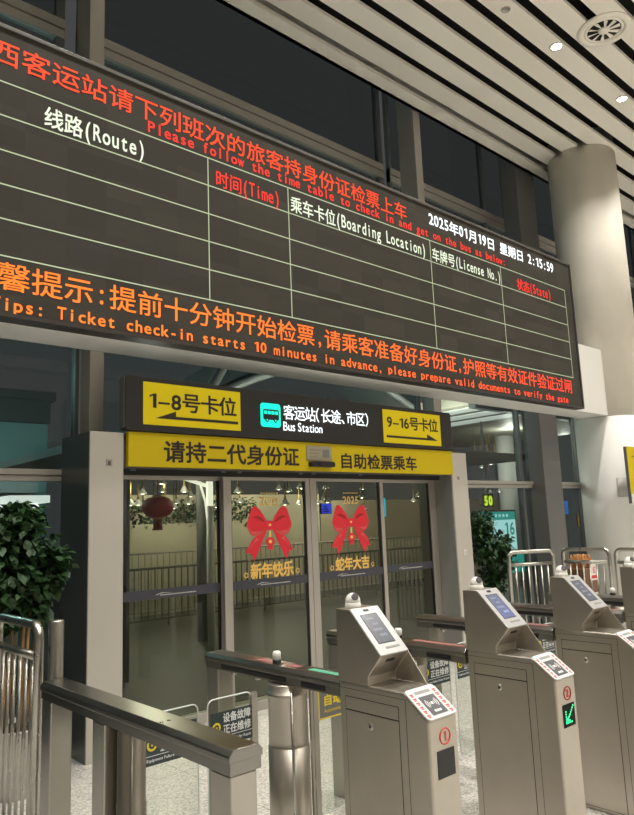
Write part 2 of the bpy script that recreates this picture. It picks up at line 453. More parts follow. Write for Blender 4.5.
leaf(1, 2.572, 3.70, .13, .04, 5.44, 2.125, 3.00)
leaf(2, 3.66, 4.71, .085, .055, 5.385, 2.125, 4.02)
leaf(3, 4.715, 5.80, .085, .055, 5.385, 2.125, 5.05)
leaf(4, 5.78, 6.784, .06, .115, 5.44, 2.125, 6.06)
h = MB(); h.box(2.572, 6.784, 5.34, 5.36, 2.10, 2.15, DARKGAP)
for xx in (2.72, 3.62, 3.80, 4.55, 4.72, 5.4): h.box(xx, xx+.05, 5.335, 5.34, 2.135, 2.15, ALU_D)
h.box(2.572, 6.784, 5.36, 5.46, 2.126, 2.15, ALU_D)
struct(h.build('trim_13'))

# New Year prints on the two sliding leaves
GOLD = mat('gold_print', (.92, .58, .14), .5)
REDM = mat('bow_red', (.78, .02, .04), .5); REDD = mat('bow_dark_red', (.40, .008, .016), .5); PINK = mat('bow_pink', (.75, .10, .11), .5)
def bow(x, z, sc, y, label):
    t = thing('bow_decal', label, 'decal', (x, y, z), 'red bow prints on the sliding doors')
    def P(ps): return [(p[0]*sc, p[1]*sc*.80) for p in ps]
    for sgn in (-1, 1):
        m = MB()
        q = lambda ps: [(p[0]*sgn, p[1]) for p in P(ps)]
        m.prism(q([(.02,.0),(.06,.10),(.13,.20),(.18,.235),(.215,.21),(.24,.13),(.275,.02),(.27,-.03),(.235,-.10),(.20,-.125),(.12,-.09),(.04,-.05)]), 'Y', -.002, 0, REDM)
        m.prism(q([(.06,.03),(.14,.07),(.21,.10),(.15,.115),(.09,.085)]), 'Y', -.003, -.002, REDD)
        m.prism(q([(.12,-.075),(.20,-.112),(.232,-.085),(.262,-.015),(.22,-.07)]), 'Y', -.003, -.002, PINK)
        m.build('bow_loop', t)
        m = MB()
        m.prism(q([(.02,-.02),(.10,-.09),(.17,-.12),(.235,-.20),(.30,-.315),(.235,-.325),(.20,-.42),(.14,-.30),(.08,-.16)]), 'Y', -.0015, 0, REDM)
        m.prism(q([(.17,-.14),(.20,-.20),(.28,-.30),(.23,-.25),(.19,-.20),(.14,-.17)]), 'Y', -.0025, -.0015, PINK)
        m.build('ribbon_tail', t)
    m = MB(); m.prism(P(rrect(-.055, .055, -.06, .05, .03)), 'Y', -.004, 0, REDM)
    m.prism(P(disc2(0, 0, .016, 10)), 'Y', -.005, -.004, GOLD); m.build('bow_knot', t)
    m = MB()
    m.prism(P(disc2(0, -.20, .055, 18)), 'Y', -.0035, 0, REDM); m.prism(P(disc2(0, -.20, .022, 8)), 'Y', -.0045, -.0035, GOLD)
    m.prism(P(rrect(-.03, .03, -.295, -.255, .008)), 'Y', -.0035, 0, REDM); m.prism(P(rrect(-.012, .012, -.15, -.07, .004)), 'Y', -.003, 0, GOLD)
    m.build('lantern_charm', t)
    return t
DYF = 5.378
bow(4.195, 1.648, .98, DYF, 'red ribbon bow print on the left sliding glass leaf, over 新年快乐')
bow(5.285, 1.645, .98, DYF, 'red ribbon bow print on the right sliding glass leaf, over 蛇年大吉')
def greet(name, body, x0, x1, z0, z1, label):
    m = MB(); put(m, lay_prop(body, x0, x1, z0, z1, .032), DYF-.001, GOLD)
    for cx in (x0-.05, x1+.05):
        ring = []
        for i in range(10):
            a = 2*PI*i/10; r = .030 if i % 2 else .022; ring.append((cx+r*math.cos(a), (z0+z1)/2-.03+r*math.sin(a)))
        for i in range(10):
            a, b = ring[i], ring[(i+1) % 10]; c = (cx, (z0+z1)/2-.03); k = .6
            m.add([(a[0],DYF-.001,a[1]), (b[0],DYF-.001,b[1]), (c[0]+(b[0]-c[0])*k,DYF-.001,c[1]+(b[1]-c[1])*k), (c[0]+(a[0]-c[0])*k,DYF-.001,c[1]+(a[1]-c[1])*k)], [(0,1,2,3)], GOLD)
    return tag(m.build(name), label, 'lettering')
greet('greeting_lettering', '新年快乐', 3.955, 4.475, 1.155, 1.30, 'gold New Year lettering 新年快乐 with small flowers on the left sliding leaf')
greet('greeting_lettering', '蛇年大吉', 5.035, 5.535, 1.145, 1.29, 'gold New Year lettering 蛇年大吉 with small flowers on the right sliding leaf')
for x, who in ((4.20, 'left'), (5.30, 'right')):
    m = MB(); put(m, lay_grid('2025', x-.125, x+.115, 1.835, 1.915, .02), DYF-.001, GOLD)
    for i in range(7): m.box(x-.11+i*.032, x-.11+i*.032+.02, DYF-.0015, DYF-.001, 1.945, 1.955, GOLD)
    tag(m.build('year_lettering'), 'gold 2025 print above the red bow on the %s sliding leaf' % who, 'lettering')
    for sx, dz in ((-.26, -.30), (.27, -.22)):
        m = MB(); m.tube([(.026*math.cos(2*PI*i/12), 0, .032*math.sin(2*PI*i/12)) for i in range(12)], .005, mat('dull_gold_print', (.22,.19,.10), .5), 6, True)
        tag(m.build('ring_ornament', loc=(x+sx, DYF-.004, 1.66+dz)), 'small dull gold ring print %s of the bow, %s sliding leaf' % ('left' if sx < 0 else 'right', who), 'decal')

# ------------------------------------------------------------------ signs over the doors
t = thing('direction_sign', 'long charcoal bus station light box on top of the door portal', 'sign', (4.66, 5.10, 2.44))
def L(v): return (v[0]-4.66, v[1])
mb = MB(); mb.prism([(p[0]-4.66, p[1]-2.44) for p in rrect(2.555, 6.77, 2.44, 2.888, .035)], 'Y', 0, .10, SIGNDARK)
mb.build('body', t, bevel=.006)
mb = MB(); mb.prism([(p[0]-4.66, p[1]-2.44) for p in rrect(2.548, 2.558, 2.46, 2.87, .004)], 'Y', .012, .09, ALU_D); mb.build('end_cap', t)
def sp(body, x0, x1, z0, z1, y, m, bold, name, parent, fn=lay_prop):
    V, F = fn(body, x0-4.66, x1-4.66, z0-2.44, z1-2.44, bold); return word(parent, name, (V, F), y, m)
for side in (0, 1):
    x0, x1, z0, z1 = ((2.71, 3.675, 2.492, 2.845), (5.565, 6.55, 2.477, 2.842))[side]
    p = MB().box(x0-4.66, x1-4.66, -.006, 0, z0-2.44, z1-2.44, YELLIT).build('yellow_panel', t)
    if side == 0: sp('1–8号卡位', 2.764, 3.63, 2.615, 2.785, -.008, INK, .018, 'lettering', p)
    else: sp('9–16号卡位', 5.625, 6.50, 2.635, 2.79, -.008, INK, .018, 'lettering', p)
    s = 1 if side == 0 else -1
    xa, xb, zz = (2.82, 3.645, 2.548) if side == 0 else (6.485, 5.61, 2.535)
    pts = [(xa, zz), (xb, zz), (xb, zz+.024), (xa+s*.19, zz+.024), (xa+s*.19, zz+.068)]
    a = MB(); a.prism([(q[0]-4.66, q[1]-2.44) for q in pts], 'Y', -.0085, -.006, INK); a.build('arrow', p)
icon = MB(); icon.prism([(p[0]-4.66, p[1]-2.44) for p in rrect(3.905, 4.14, 2.548, 2.772, .03)], 'Y', -.006, 0, TEALLIT)
ic = icon.build('bus_icon', t)
bi = MB(); q = lambda ps: [(p[0]-4.66, p[1]-2.44) for p in ps]
bi.prism(q(rrect(3.932, 4.118, 2.615, 2.715, .015)), 'Y', -.008, -.006, SIGNDARK)
for i in range(4): bi.prism(q(rrect(3.942+i*.043, 3.978+i*.043, 2.668, 2.700, .005)), 'Y', -.009, -.008, TEALLIT)
for cx in (3.975, 4.075): bi.prism(q(disc2(cx, 2.612, .020, 14)), 'Y', -.0095, -.006, SIGNDARK); bi.prism(q(disc2(cx, 2.612, .009, 10)), 'Y', -.0105, -.0095, TEALLIT)
bi.build('bus_symbol', ic)
sp('客运站（长途、市区）', 4.178, 5.335, 2.632, 2.778, -.003, SIGNWHITE, .008, 'lettering', t)
sp('Bus Station', 4.172, 4.672, 2.525, 2.612, -.003, SIGNWHITE, .006, 'lettering', t)

t = thing('banner_sign', 'yellow banner above the sliding doors reading 请持二代身份证 自助检票乘车', 'sign', (4.69, 5.13, 2.152))
MB().box(-2.09, 2.095, 0, .05, 0, .28, YEL).build('panel', t, bevel=.003)
for body, x0, x1, z0, z1 in (('请持二代身份证', 2.91, 4.385, 2.192, 2.375), ('自助检票乘车', 4.915, 6.13, 2.185, 2.345)):
    V, F = lay_grid(body, x0-4.69, x1-4.69, z0-2.152, z1-2.152, .022); word(t, 'lettering', (V, F), -.002, INK)
t = thing('door_sensor', 'small black motion sensor bar on the yellow banner over the doors', 'sensor', (4.65, 5.09, 2.19))
mb = MB(); mb.prism(rrect(-.155, .155, 0, .052, .02), 'Y', -.02, .039, BLACK); mb.build('housing', t, bevel=.004)
MB().box(-.05, .05, -.024, -.02, .014, .036, mat('sensor_window', (.03,.02,.03), .1)).build('lens_window', t)
t = thing('notice_label', 'small beige paper label above the black sensor on the yellow banner', 'label', (4.635, 5.122, 2.255))
MB().box(-.16, .175, 0, .006, 0, .145, mat('beige_paper', (.34,.31,.22), .7)).build('paper', t)
mb = MB()
for i in range(3): mb.box(-.12, .02-.02*i, -.001, 0, .10-.035*i, .108-.035*i, mat('grey_print', (.2,.2,.18), .7))
mb.box(.05, .14, -.001, 0, .03, .11, MATS['grey_print']); mb.build('print', t)
for x, z, w, hh, lab in ((2.447, 2.179, .05, .05, 'small grey square plate high on the left beige portal pillar'), (6.905, 2.115, .03, .04, 'small grey square plate high on the right beige portal pillar')):
    t = tag(MB().box(-w/2, w/2, -.006, 0, -hh/2, hh/2, mat('plate_grey', (.33,.31,.28), .5)).build('wall_plate', bevel=.002, loc=(x, 5.153, z)), lab, 'plate')
    MB().box(-w/5, w/5, -.008, -.006, -hh/2.4, hh/5, mat('plate_dark', (.1,.09,.08), .5)).build('cover', t)
t = tag(MB().box(-.03, .03, -.004, 0, -.035, .035, mat('sticker_white', (.7,.7,.68), .5)).build('pillar_sticker', loc=(6.935, 5.153, 1.235)), 'small white sticker with dark centre on the beige pillar beside the indoor tree', 'sticker')
MB().box(-.015, .02, -.0055, -.004, -.035, .018, MATS['grey_patch']).build('print', t)

# ------------------------------------------------------------------ LED display board
LY = 4.93
t = thing('led_display_board', 'huge black LED departure board hanging on the white beam', 'display board', (5.5, 5.0, 3.15))
def LX(x): return x-5.5
fr = MB(); XA, XB, ZA, ZB = 1.22, 9.75, 3.15, 5.385
FRM = mat('board_frame_grey', (.17, .165, .155), .4, .6); FRB = mat('board_frame_brown', (.05, .042, .04), .4)
fr.box(LX(XA), LX(XB), -.055, .066, 0, ZB-3.15, FRB)
b = fr.build('housing', t)
fr = MB()
fr.box(LX(XA), LX(XB), -.085, -.055, ZB-3.15-.03, ZB-3.15, FRM); fr.box(LX(XA), LX(XB), -.085, -.055, 0, .03, FRB)
fr.box(LX(XA), LX(XA)+.03, -.085, -.055, .03, ZB-3.18, FRB); fr.box(LX(XB)-.03, LX(XB), -.085, -.055, .03, ZB-3.18, FRB)
fr.build('frame', t, bevel=.004)
MB().box(LX(XA)+.03, LX(XB)-.03, -.07, -.055, .03, ZB-3.18, SCREEN).build('screen', t)
yt = -.0715
g = MB(); GZ = [4.925, 4.66, 4.39, 4.13, 3.87, 3.595]
for z in GZ: g.box(LX(XA)+.03, LX(9.526), yt, -.0701, z-3.15-.0048, z-3.15+.0048, LEDGRID)
for x in (3.256, 4.186, 6.378, 7.85, 9.526): g.box(LX(x)-.0045, LX(x)+.0045, yt, -.0701, 3.595-3.15, 4.925-3.15, LEDGRID)
g.build('grid_lines', t)
for x, z in ((2.02, 3.66), (2.75, 3.68)): MB().box(LX(x), LX(x)+.30, -.0706, -.0701, z-3.15+.05, z-3.15+.20, mat('dead_module', (.036,.032,.027), .7)).build('dark_module', t)
def led(name, body, x0, x1, z0, z1, m, bold=.012, fn=lay_grid):
    W = sum(1 if wide(c) else .5 for c in body); cw = (x1-x0)/W; x = x0
    for wd in body.split(' '):
        ww = sum(1 if wide(c) else .5 for c in wd)*cw
        V, F = lay_grid(wd, LX(x), LX(x+ww), z0-3.15, z1-3.15, bold, body); word(t, name, (V, F), yt-.001, m); x += ww+.5*cw
led('lettering', '西客运站请下列班次的旅客持身份证检票上车', 1.38, 5.99, 5.06, 5.262, ORANGERED, .005)
led('lettering', 'Please follow the time table to check in and get on the bus as below:', 2.655, 7.99, 4.962, 5.062, LEDRED, .012)
led('lettering', '2025年01月19日 星期日 2:15:59', 6.38, 9.26, 5.115, 5.285, SIGNWHITE, .014)
led('lettering', '线路(Route)', 1.79, 2.64, 4.685, 4.86, LEDWHITE, .012)
led('lettering', '时间(Time)', 3.33, 4.08, 4.675, 4.845, LEDRED, .008)
led('lettering', '乘车卡位(Boarding Location)', 4.21, 6.29, 4.68, 4.855, LEDWHITE, .010)
led('lettering', '车牌号(License No.)', 6.40, 7.84, 4.68, 4.85, LEDWHITE, .010)
led('lettering', '状态(State)', 8.22, 9.11, 4.68, 4.85, LEDRED, .008)
led('lettering', '温馨提示:提前十分钟开始检票,请乘客准备好身份证,护照等有效证件验证过闸', 1.70-.2395*1.86, 9.47, 3.345, 3.555, LEDGRAD, .006)
tl = 'Ticket check-in starts 10 minutes in advance, please prepare valid documents to verify the gate'
pw = (9.32-1.92)/len(tl)
led('lettering', 'Tips: '+tl, 1.92-6*pw, 9.32, 3.200, 3.294, LEDGRAD, .014)
# the gradient puts a viewing-angle colour shift into the emission; it reads object X, which here is measured from the board centre
for nd in LEDGRAD.node_tree.nodes:
    if nd.type == 'MAP_RANGE': nd.inputs['From Min'].default_value = -2.6; nd.inputs['From Max'].default_value = 3.6

# ------------------------------------------------------------------ ceiling fittings
def downlight(x, y, label):
    t = thing('downlight', label, 'ceiling light', (x, y, ZC), 'recessed ceiling downlights')
    MB().lathe([(.066, 0), (.092, 0), (.092, -.010), (.066, -.010), (.066, 0)], (0,0,0), WHITE, 24).build('trim_ring', t)
    MB().lathe([(0, -.004), (.065, -.004), (.065, .03), (0, .03)], (0,0,0), mat('lamp_lit', (1,1,1), .5, emis=(1,.95,.84), estr=22), 20).build('lamp', t)
    return t
downlight(8.16, 3.99, 'glowing round downlight in the slatted ceiling, next to the round vent')
downlight(10.05, 3.98, 'glowing round downlight in the slatted ceiling, above the concrete column')
t = thing('ceiling_vent', 'round swirl air vent set in the slatted ceiling', 'vent', (8.35, 3.43, ZC))
MB().lathe([(.245, .0), (.245, -.012), (.26, -.028), (.325, -.018), (.335, 0)], (0,0,0), SLAT, 40).build('outer_ring', t)
MB().lathe([(.205, .0), (.205, -.016), (.215, -.024), (.24, -.010), (.24, 0)], (0,0,0), SLAT, 40).build('inner_ring', t)
MB().lathe([(0, -.004), (.206, -.004), (.206, .02), (0, .02)], (0,0,0), PLENUM, 30).build('throat', t)
for i in range(10):
    a = 2*PI*i/10; m = MB()
    pr = [(.06,-.008), (.195,-.036), (.195,.014), (.06,.006)]
    vs = []
    for r_, w_ in pr: vs.append((r_, w_, -.012 if w_ < 0 else -.022))
    vs2 = [(v[0], v[1], v[2]+.003) for v in vs]
    ca, sa = math.cos(a), math.sin(a)
    al = [(v[0]*ca-v[1]*sa, v[0]*sa+v[1]*ca, v[2]) for v in vs+vs2]
    m.add(al, [(0,1,2,3), (7,6,5,4), (0,4,5,1), (1,5,6,2), (2,6,7,3), (3,7,4,0)], SLAT); m.build('vent_blade', t)
MB().lathe([(0, -.032), (.058, -.032), (.072, -.018), (.072, -.002), (0, -.002)], (0,0,0), SLAT, 24).build('hub', t)
t = thing('ceiling_sensor', 'small round cover plate in the slatted ceiling left of the downlight', 'sensor', (7.034, 4.03, ZC))
MB().lathe([(0, -.006), (.05, -.006), (.06, 0), (0, 0)], (0,0,0), SLAT, 20).build('cover_plate', t)
MB().lathe([(.047, -.009), (.056, -.009), (.056, -.003), (.047, -.003), (.047, -.009)], (0,0,0), ALU, 20).build('rim', t)

# ------------------------------------------------------------------ ticket gates
# local axes: x 0..0.175 across, y 0 front .. 0.494 back, z up
GW = .175
PRINTRED = mat('red_sticker_print', (.62, .05, .04), .5)
def gate_base():
    g = empty('ticket_gate')
    c = MB(); c.prism([(0,0), (.494,0), (.494,.9715), (.117,.9715), (0,.886)], 'X', 0, GW, STEEL)
    c.build('cabinet', g, bevel=.012, seg=3)
    hd = MB(); hd.prism([(.494,.9705), (.494,1.272), (.407,1.272), (.235,1.096), (.311,1.006), (.311,.9705)], 'X', .0, GW-.006, STEEL)
    hd.build('head', g, bevel=.0025)
    w = MB(); w.prism([(.311,.972), (.311,1.006), (.235,1.096), (.140,.972)], 'X', GW-.0055, GW, STEEL); w.build('side_wing', g)
    # seams, door, lock on the long side
    d = MB(); d.box(-.0006, .003, .150, .455, .02, .9135, DARKGAP); d.build('seam', g)
    d = MB(); d.box(-.0006, .003, .112, .114, .02, .945, DARKGAP); d.box(-.0006, .003, .112, .494, .9440, .9456, DARKGAP); d.build('seam', g)
    d = MB(); d.box(-.0025, .004, .153, .452, .862, .911, STEEL); d.build('upper_panel', g, bevel=.0012)
    d = MB(); d.box(-.0025, .004, .153, .452, .023, .857, STEEL); dr = d.build('access_door', g, bevel=.0012)
    lk = MB(); lk.lathe([(0, -.0055), (.008, -.0055), (.0095, -.0045), (.0155, -.0045), (.0155, .002), (0, .002)], (0, .309, .812), POLISH, 20, 'X'); lk.build('lock', dr)
    lk = MB(); lk.lathe([(0, -.0065), (.006, -.0065), (.006, -.005), (0, -.005)], (0, .309, .811), BLACK, 12, 'X'); lk.build('keyhole', dr)
    # sloping screen panel; u across, v down the slope
    A = Vector((0, .407, 1.272)); D = (Vector((0, .235, 1.096))-A); Ln = D.length; D.normalize(); N = Vector((0, -D.z, D.y)); N = N if N.z > 0 else -N
    def slab(o, dr_, nrm, u0, u1, v0, v1, h0, h1, m, mb=None, poly=None):
        mb = mb or MB()
        pts = poly or [(u0,v0), (u1,v0), (u1,v1), (u0,v1)]
        n_ = len(pts)
        vs = [o+Vector((u,0,0))+dr_*v+nrm*h for h in (h0, h1) for u, v in pts]
        mb.add(vs, [tuple(range(n_))[::-1], tuple(range(n_, 2*n_))]+[(i,(i+1)%n_,n_+(i+1)%n_,n_+i) for i in range(n_)], m); return mb
    bz = slab(A, D, N, .001, GW-.001, .001, Ln-.001, 0, .004, BEZEL).build('screen_panel', g, bevel=.0015)
    s = slab(A, D, N, .032, .135, .038, .192, .004, .0052, BLACK); s.build('screen_rim', bz)
    s = slab(A, D, N, .070, .102, .012, .024, .004, .0055, BLACK); s.build('scanner_slot', bz)
    s = slab(A, D, N, .058, .140, .210, .219, .004, .0055, mat('slot_grey', (.25,.25,.24), .4)); s.build('ticket_slot', bz)
    # small slot under the overhang
    E_ = Vector((0, .235, 1.096)); F_ = Vector((0, .311, 1.006))-E_; lf = F_.length; F_.normalize(); Nf = Vector((0, F_.z, -F_.y)); Nf = Nf if Nf.z < 0 else -Nf
    s = slab(E_, F_, Nf, .055, .105, .025, .040, 0, .002, BLACK); s.build('lower_slot', g)
    # card reader on the sloping front edge
    A2 = Vector((0, .117, .9715)); D2 = Vector((0, 0, .886))-A2; L2 = D2.length; D2.normalize(); N2 = Vector((0, -D2.z, D2.y)); N2 = N2 if N2.z > 0 else -N2
    A2 = A2+N2*.0
    rp = slab(A2, D2, N2, .0, GW, .0, L2, -.002, .0045, mat('reader_white', (.58,.58,.58), .45), poly=[(p[0], p[1]) for p in rrect(-.002, GW+.002, -.004, L2+.004, .018)]).build('card_reader', g, bevel=.001)
    s = slab(A2, D2, N2, .040, .132, .042, .134, .0045, .006, mat('reader_pad', (.075,.075,.085), .45)); pd = s.build('reader_pad', rp)
    s = MB()
    for k_, (r1) in enumerate((.010, .019, .028)):
        for sg in (-1, 1):
            ring = []
            for i in range(7):
                a = math.radians(-42+84*i/6)
                ring.append((.086+sg*(.006+r1*math.cos(a)), .080+r1*math.sin(a)))
            outer = ring; inner = [(u-sg*.003, v) for u, v in ring]
            slab(A2, D2, N2, 0, 0, 0, 0, .006, .0066, WHITE, s, outer+inner[::-1])
    slab(A2, D2, N2, .080, .092, .074, .086, .006, .0066, WHITE, s)
    for i in range(3): slab(A2, D2, N2, .066+.014*i, .077+.014*i, .112, .122, .006, .0066, WHITE, s)
    s.build('reader_symbol', rp)
    for u0 in (.008, .146):
        s = MB()
        for i in range(6):
            v0 = .020+i*.021
            slab(A2, D2, N2, u0, u0+.018, v0, v0+.006, .0045, .0052, PRINTRED, s); slab(A2, D2, N2, u0+.003, u0+.015, v0+.008, v0+.014, .0045, .0052, PRINTRED, s)
        s.build('red_notice', rp)
    s = slab(A2, D2, N2, .040, .132, .014, .028, .0045, .0052, mat('slot_grey', (.25,.25,.24), .4)); s.build('reader_slot', rp)
    # camera ball on the head
    cm = MB(); cm.lathe([(.036, 0), (.037, .014), (.034, .018), (.0335, .024)], (0,0,0), WHITE, 24); cm.lathe([(.0335*math.cos(a_), .028+.036*math.sin(a_)) for a_ in [PI/2*i/8-.1 for i in range(9)]], (0,0,0), WHITE, 24)
    cam_ = cm.build('camera_ball', g, loc=(.068, .452, 1.272))
    dv = Vector((-.32, -.72, .42)).normalized(); cen = Vector((0, 0, .034))
    e1 = dv.orthogonal().normalized(); e2 = dv.cross(e1)
    vs = []; sg_ = 18
    for rr, dd in ((.016, .030), (.016, .0345), (.010, .0345)):
        vs += [cen+dv*dd+(e1*math.cos(2*PI*i/sg_)+e2*math.sin(2*PI*i/sg_))*rr for i in range(sg_)]
    fs = [(a_*sg_+i, a_*sg_+(i+1)%sg_, (a_+1)*sg_+(i+1)%sg_, (a_+1)*sg_+i) for a_ in (0, 1) for i in range(sg_)]+[tuple(2*sg_+i for i in range(sg_))]
    ln = MB(); ln.add(vs, fs, mat('lens_grey', (.09,.08,.085), .15), True); ln.build('camera_lens', cam_)
    return g, (A, D, N, slab)
base, (sA, sD, sN, slab) = gate_base()
SCR = {0: mat('screen_grey', (.05,.05,.06), .2, emis=(.16,.165,.18), estr=.65), 1: mat('screen_blue', (.05,.05,.08), .2, emis=(.22,.27,.62), estr=1.0),
       2: mat('screen_pale', (.05,.05,.06), .2, emis=(.22,.23,.26), estr=.7)}
SCRL = {0: mat('screen_grey_mark', (.05,.05,.06), .2, emis=(.25,.27,.30), estr=.7), 1: mat('screen_blue_mark', (.05,.05,.08), .2, emis=(.34,.42,.80), estr=1.1), 2: mat('screen_pale_mark', (.05,.05,.06), .2, emis=(.34,.35,.38), estr=.7)}
GREENLED = mat('green_led', (0,.05,.02), .5, emis=(.02,.95,.30), estr=1.6)
GX = [(2.185, 1.851, '1', 'steel ticket gate marked with a red circled 1 and a dark front display'),
      (3.080, 1.829, '2', 'steel ticket gate with a blue screen and a green arrow on its front'),
      (3.940, 1.823, '3', 'steel ticket gate with a pale screen, just behind the green arrow gate'),
      (4.812, 1.800, '4', 'steel ticket gate cut off by the photo edge, only its camera and corner showing')]
for i, (gx, gy, num, lab) in enumerate(GX):
    g = base if i == 0 else dup(base)
    g.location = (gx, gy, 0); tag(g, lab, 'ticket gate', 'ticket gates in a row across the hall')
    k = min(i, 2)
    s = slab(sA, sD, sN, .035, .132, .042, .188, .0052, .0058, SCR[k]); sc_ = s.build('screen', g)
    s = MB()
    for q in range(4): slab(sA, sD, sN, .050+.02*(q % 2), .095+.012*q/2, .060+.028*q, .068+.030*q, .0058, .0062, SCRL[k], s)
    s.build('screen_image', sc_)
    bd = MB(); bd.tube([(.093+.031*math.cos(2*PI*a/28), -.001, .812+.029*math.sin(2*PI*a/28)) for a in range(28)], .0026, PRINTRED, 6, True)
    put(bd, lay_prop(num, (.084 if num == '1' else .081), (.100 if num == '1' else .106), .794, .830, .02), -.0015, PRINTRED)
    bd.build('number_badge', g)
    dd = MB(); dd.box(.040, .143, -.0025, .002, .665, .765, mat('display_black', (.010,.010,.012), .5)); ds = dd.build('front_display', g)
    if i == 1:
        ar = MB()
        dots = []
        for q in range(9): dots.append((.130-.0085*q, .752-.0085*q))
        for q in range(5): dots += [(.062, .690+.011*q), (.062+.012*q, .684)]
        for q in range(8): dots.append((.066+R.uniform(0, .03), .69+R.uniform(0, .03)))
        for u, z in dots:
            ar.prism(disc2(u, z, .0042, 8), 'Y', -.0035, -.0025, GREENLED)
        ar.build('green_arrow', ds)

# ------------------------------------------------------------------ guide rails with flap units
SIGNNAVY = mat('notice_plate_dark', (.030,.045,.048), .4); SIGNGREY = mat('notice_plate_grey', (.13,.135,.14), .4)
YELP = mat('yellow_print', (.74,.58,.03), .5); WHITEP = mat('white_print', (.74,.76,.76), .5)
def notice(x0, x1, z0, z1, y, kind):
    """one plate with its print: kind 'fault' or 'auto'"""
    m = MB(); m.box(x0, x1, y, y+.003, z0, z1, SIGNNAVY if kind == 'fault' else SIGNGREY)
    w, h = x1-x0, z1-z0; yy = y-.0008
    if kind == 'fault':
        c = (x0+.13*w, z0+.66*h-.10*h)
        gear = []
        m.prism(disc2(c[0], c[1], .095*w, 20), 'Y', y-.0005, y, YELP)
        for i in range(16):
            r_ = (.070 if (i//1) % 2 else .050)*w; gear.append((c[0]+r_*math.cos(2*PI*i/16), c[1]+r_*math.sin(2*PI*i/16)))
        m.prism(gear, 'Y', y-.0009, y-.0005, SIGNNAVY); m.prism(disc2(c[0], c[1], .020*w, 10), 'Y', y-.0013, y-.0009, YELP)
        put(m, lay_grid('设备故障', x0+.28*w, x1-.03*w, z0+.66*h, z0+.95*h, .02), yy, WHITEP)
        put(m, lay_grid('正在维修', x0+.28*w, x1-.03*w, z0+.32*h, z0+.61*h, .02), yy, WHITEP)
        m.box(x0, x1, y-.0006, y, z0+.255*h, z0+.27*h, WHITEP)
        put(m, lay_prop('Equipment Failure Under Repair', x0+.03*w, x1-.03*w, z0+.08*h, z0+.19*h, .01), yy, WHITEP)
    else:
        b = .05*h
        for a in ((x0,x1,z0,z0+b), (x0,x1,z1-b,z1), (x0,x0+b,z0,z1), (x1-b,x1,z0,z1)): m.box(a[0], a[1], y-.0006, y, a[2], a[3], YELP)
        put(m, lay_grid('自动门', x0+.12*w, x1-.12*w, z0+.42*h, z0+.80*h, .03), yy, YELP)
        put(m, lay_prop('Automatic Door', x0+.14*w, x1-.14*w, z0+.20*h, z0+.33*h, .01), yy, YELP)
    return m
RW = .13
def rail_base(y0, y1, lamp, midleg, nearleg, name='guide_rail'):
    """local x 0..RW, y 0 at y0, unit at 2.80"""
    t = empty(name); L_ = y1-y0
    m = MB(); m.prism([(0,.932), (0,.952), (.016,.970), (RW-.016,.970), (RW,.952), (RW,.932)], 'Y', 0, L_, RAILTOP); m.build('top_rail', t, bevel=.003)
    m = MB(); m.box(.006, RW-.006, .003, L_-.003, .895, .9315, RAILTOP); m.build('fascia', t)
    legs = [L_-.06]
    if midleg: legs.append(2.83-y0)
    if nearleg: legs.append(.062)
    for ly in legs:
        MB().box(.008, RW-.02-(.022 if abs(ly-2.83+y0) < .01 else 0), ly-.055, ly+.055, 0, .895, STEEL2).build('leg', t, bevel=.006)
    if lamp:
        for a, b in ((.10, 2.62-y0), (2.74-y0, L_-.16)):
            for xs in (-.002, RW-.010):
                if b > a: MB().box(xs, xs+.012, a, b, .903, .926, BLACK).build('sensor_strip', t, bevel=.003)
    uy, ux = (2.80-y0, RW/2) if lamp else (2.71-y0, .093)
    u = MB(); pr = [(.1, 0), (.1, .60), (.092, .602), (.092, .610), (.096, .612), (.096, .83), (.099, .832), (.099, .846), (.094, .848), (.094, .885), (.088, .89), (.04, .892)] if lamp else [(.058, 0), (.058, .60), (.055, .603), (.055, .865), (.05, .875), (.03, .89)]
    u.lathe(pr, (ux, uy, 0), STEEL, 32); un = u.build('motor_column', t)
    u = MB(); rq = .099 if lamp else .06
    u = MB(); u.tube([(ux+rq*math.cos(math.radians(-118)), uy+rq*math.sin(math.radians(-118)), .02), (ux+rq*math.cos(math.radians(-118)), uy+rq*math.sin(math.radians(-118)), .87)], .007, POLISH, 8); u.build('guide_rod', un)
    for yy in (.05, L_-.19, L_-.40):
        d = MB(); d.lathe([(0,-.012), (.014,-.012), (.014,.012), (0,.012)], (RW*.5, yy, .881), POLISH, 14, 'X'); d.build('round_sensor', t)
    if lamp:
        l_ = MB(); l_.lathe([(.021, .018), (.021, .047), (.017, .056), (.006, .058), (0, .058)], (0,0,0), WHITE, 20); lm = l_.build('signal_lamp', t, loc=(ux-.005, 2.87-y0, .970))
        l_ = MB(); l_.lathe([(.022, 0), (.022, .018), (0, .018)], (0,0,0), BLACK, 20); l_.build('lamp_base', lm)
    return t
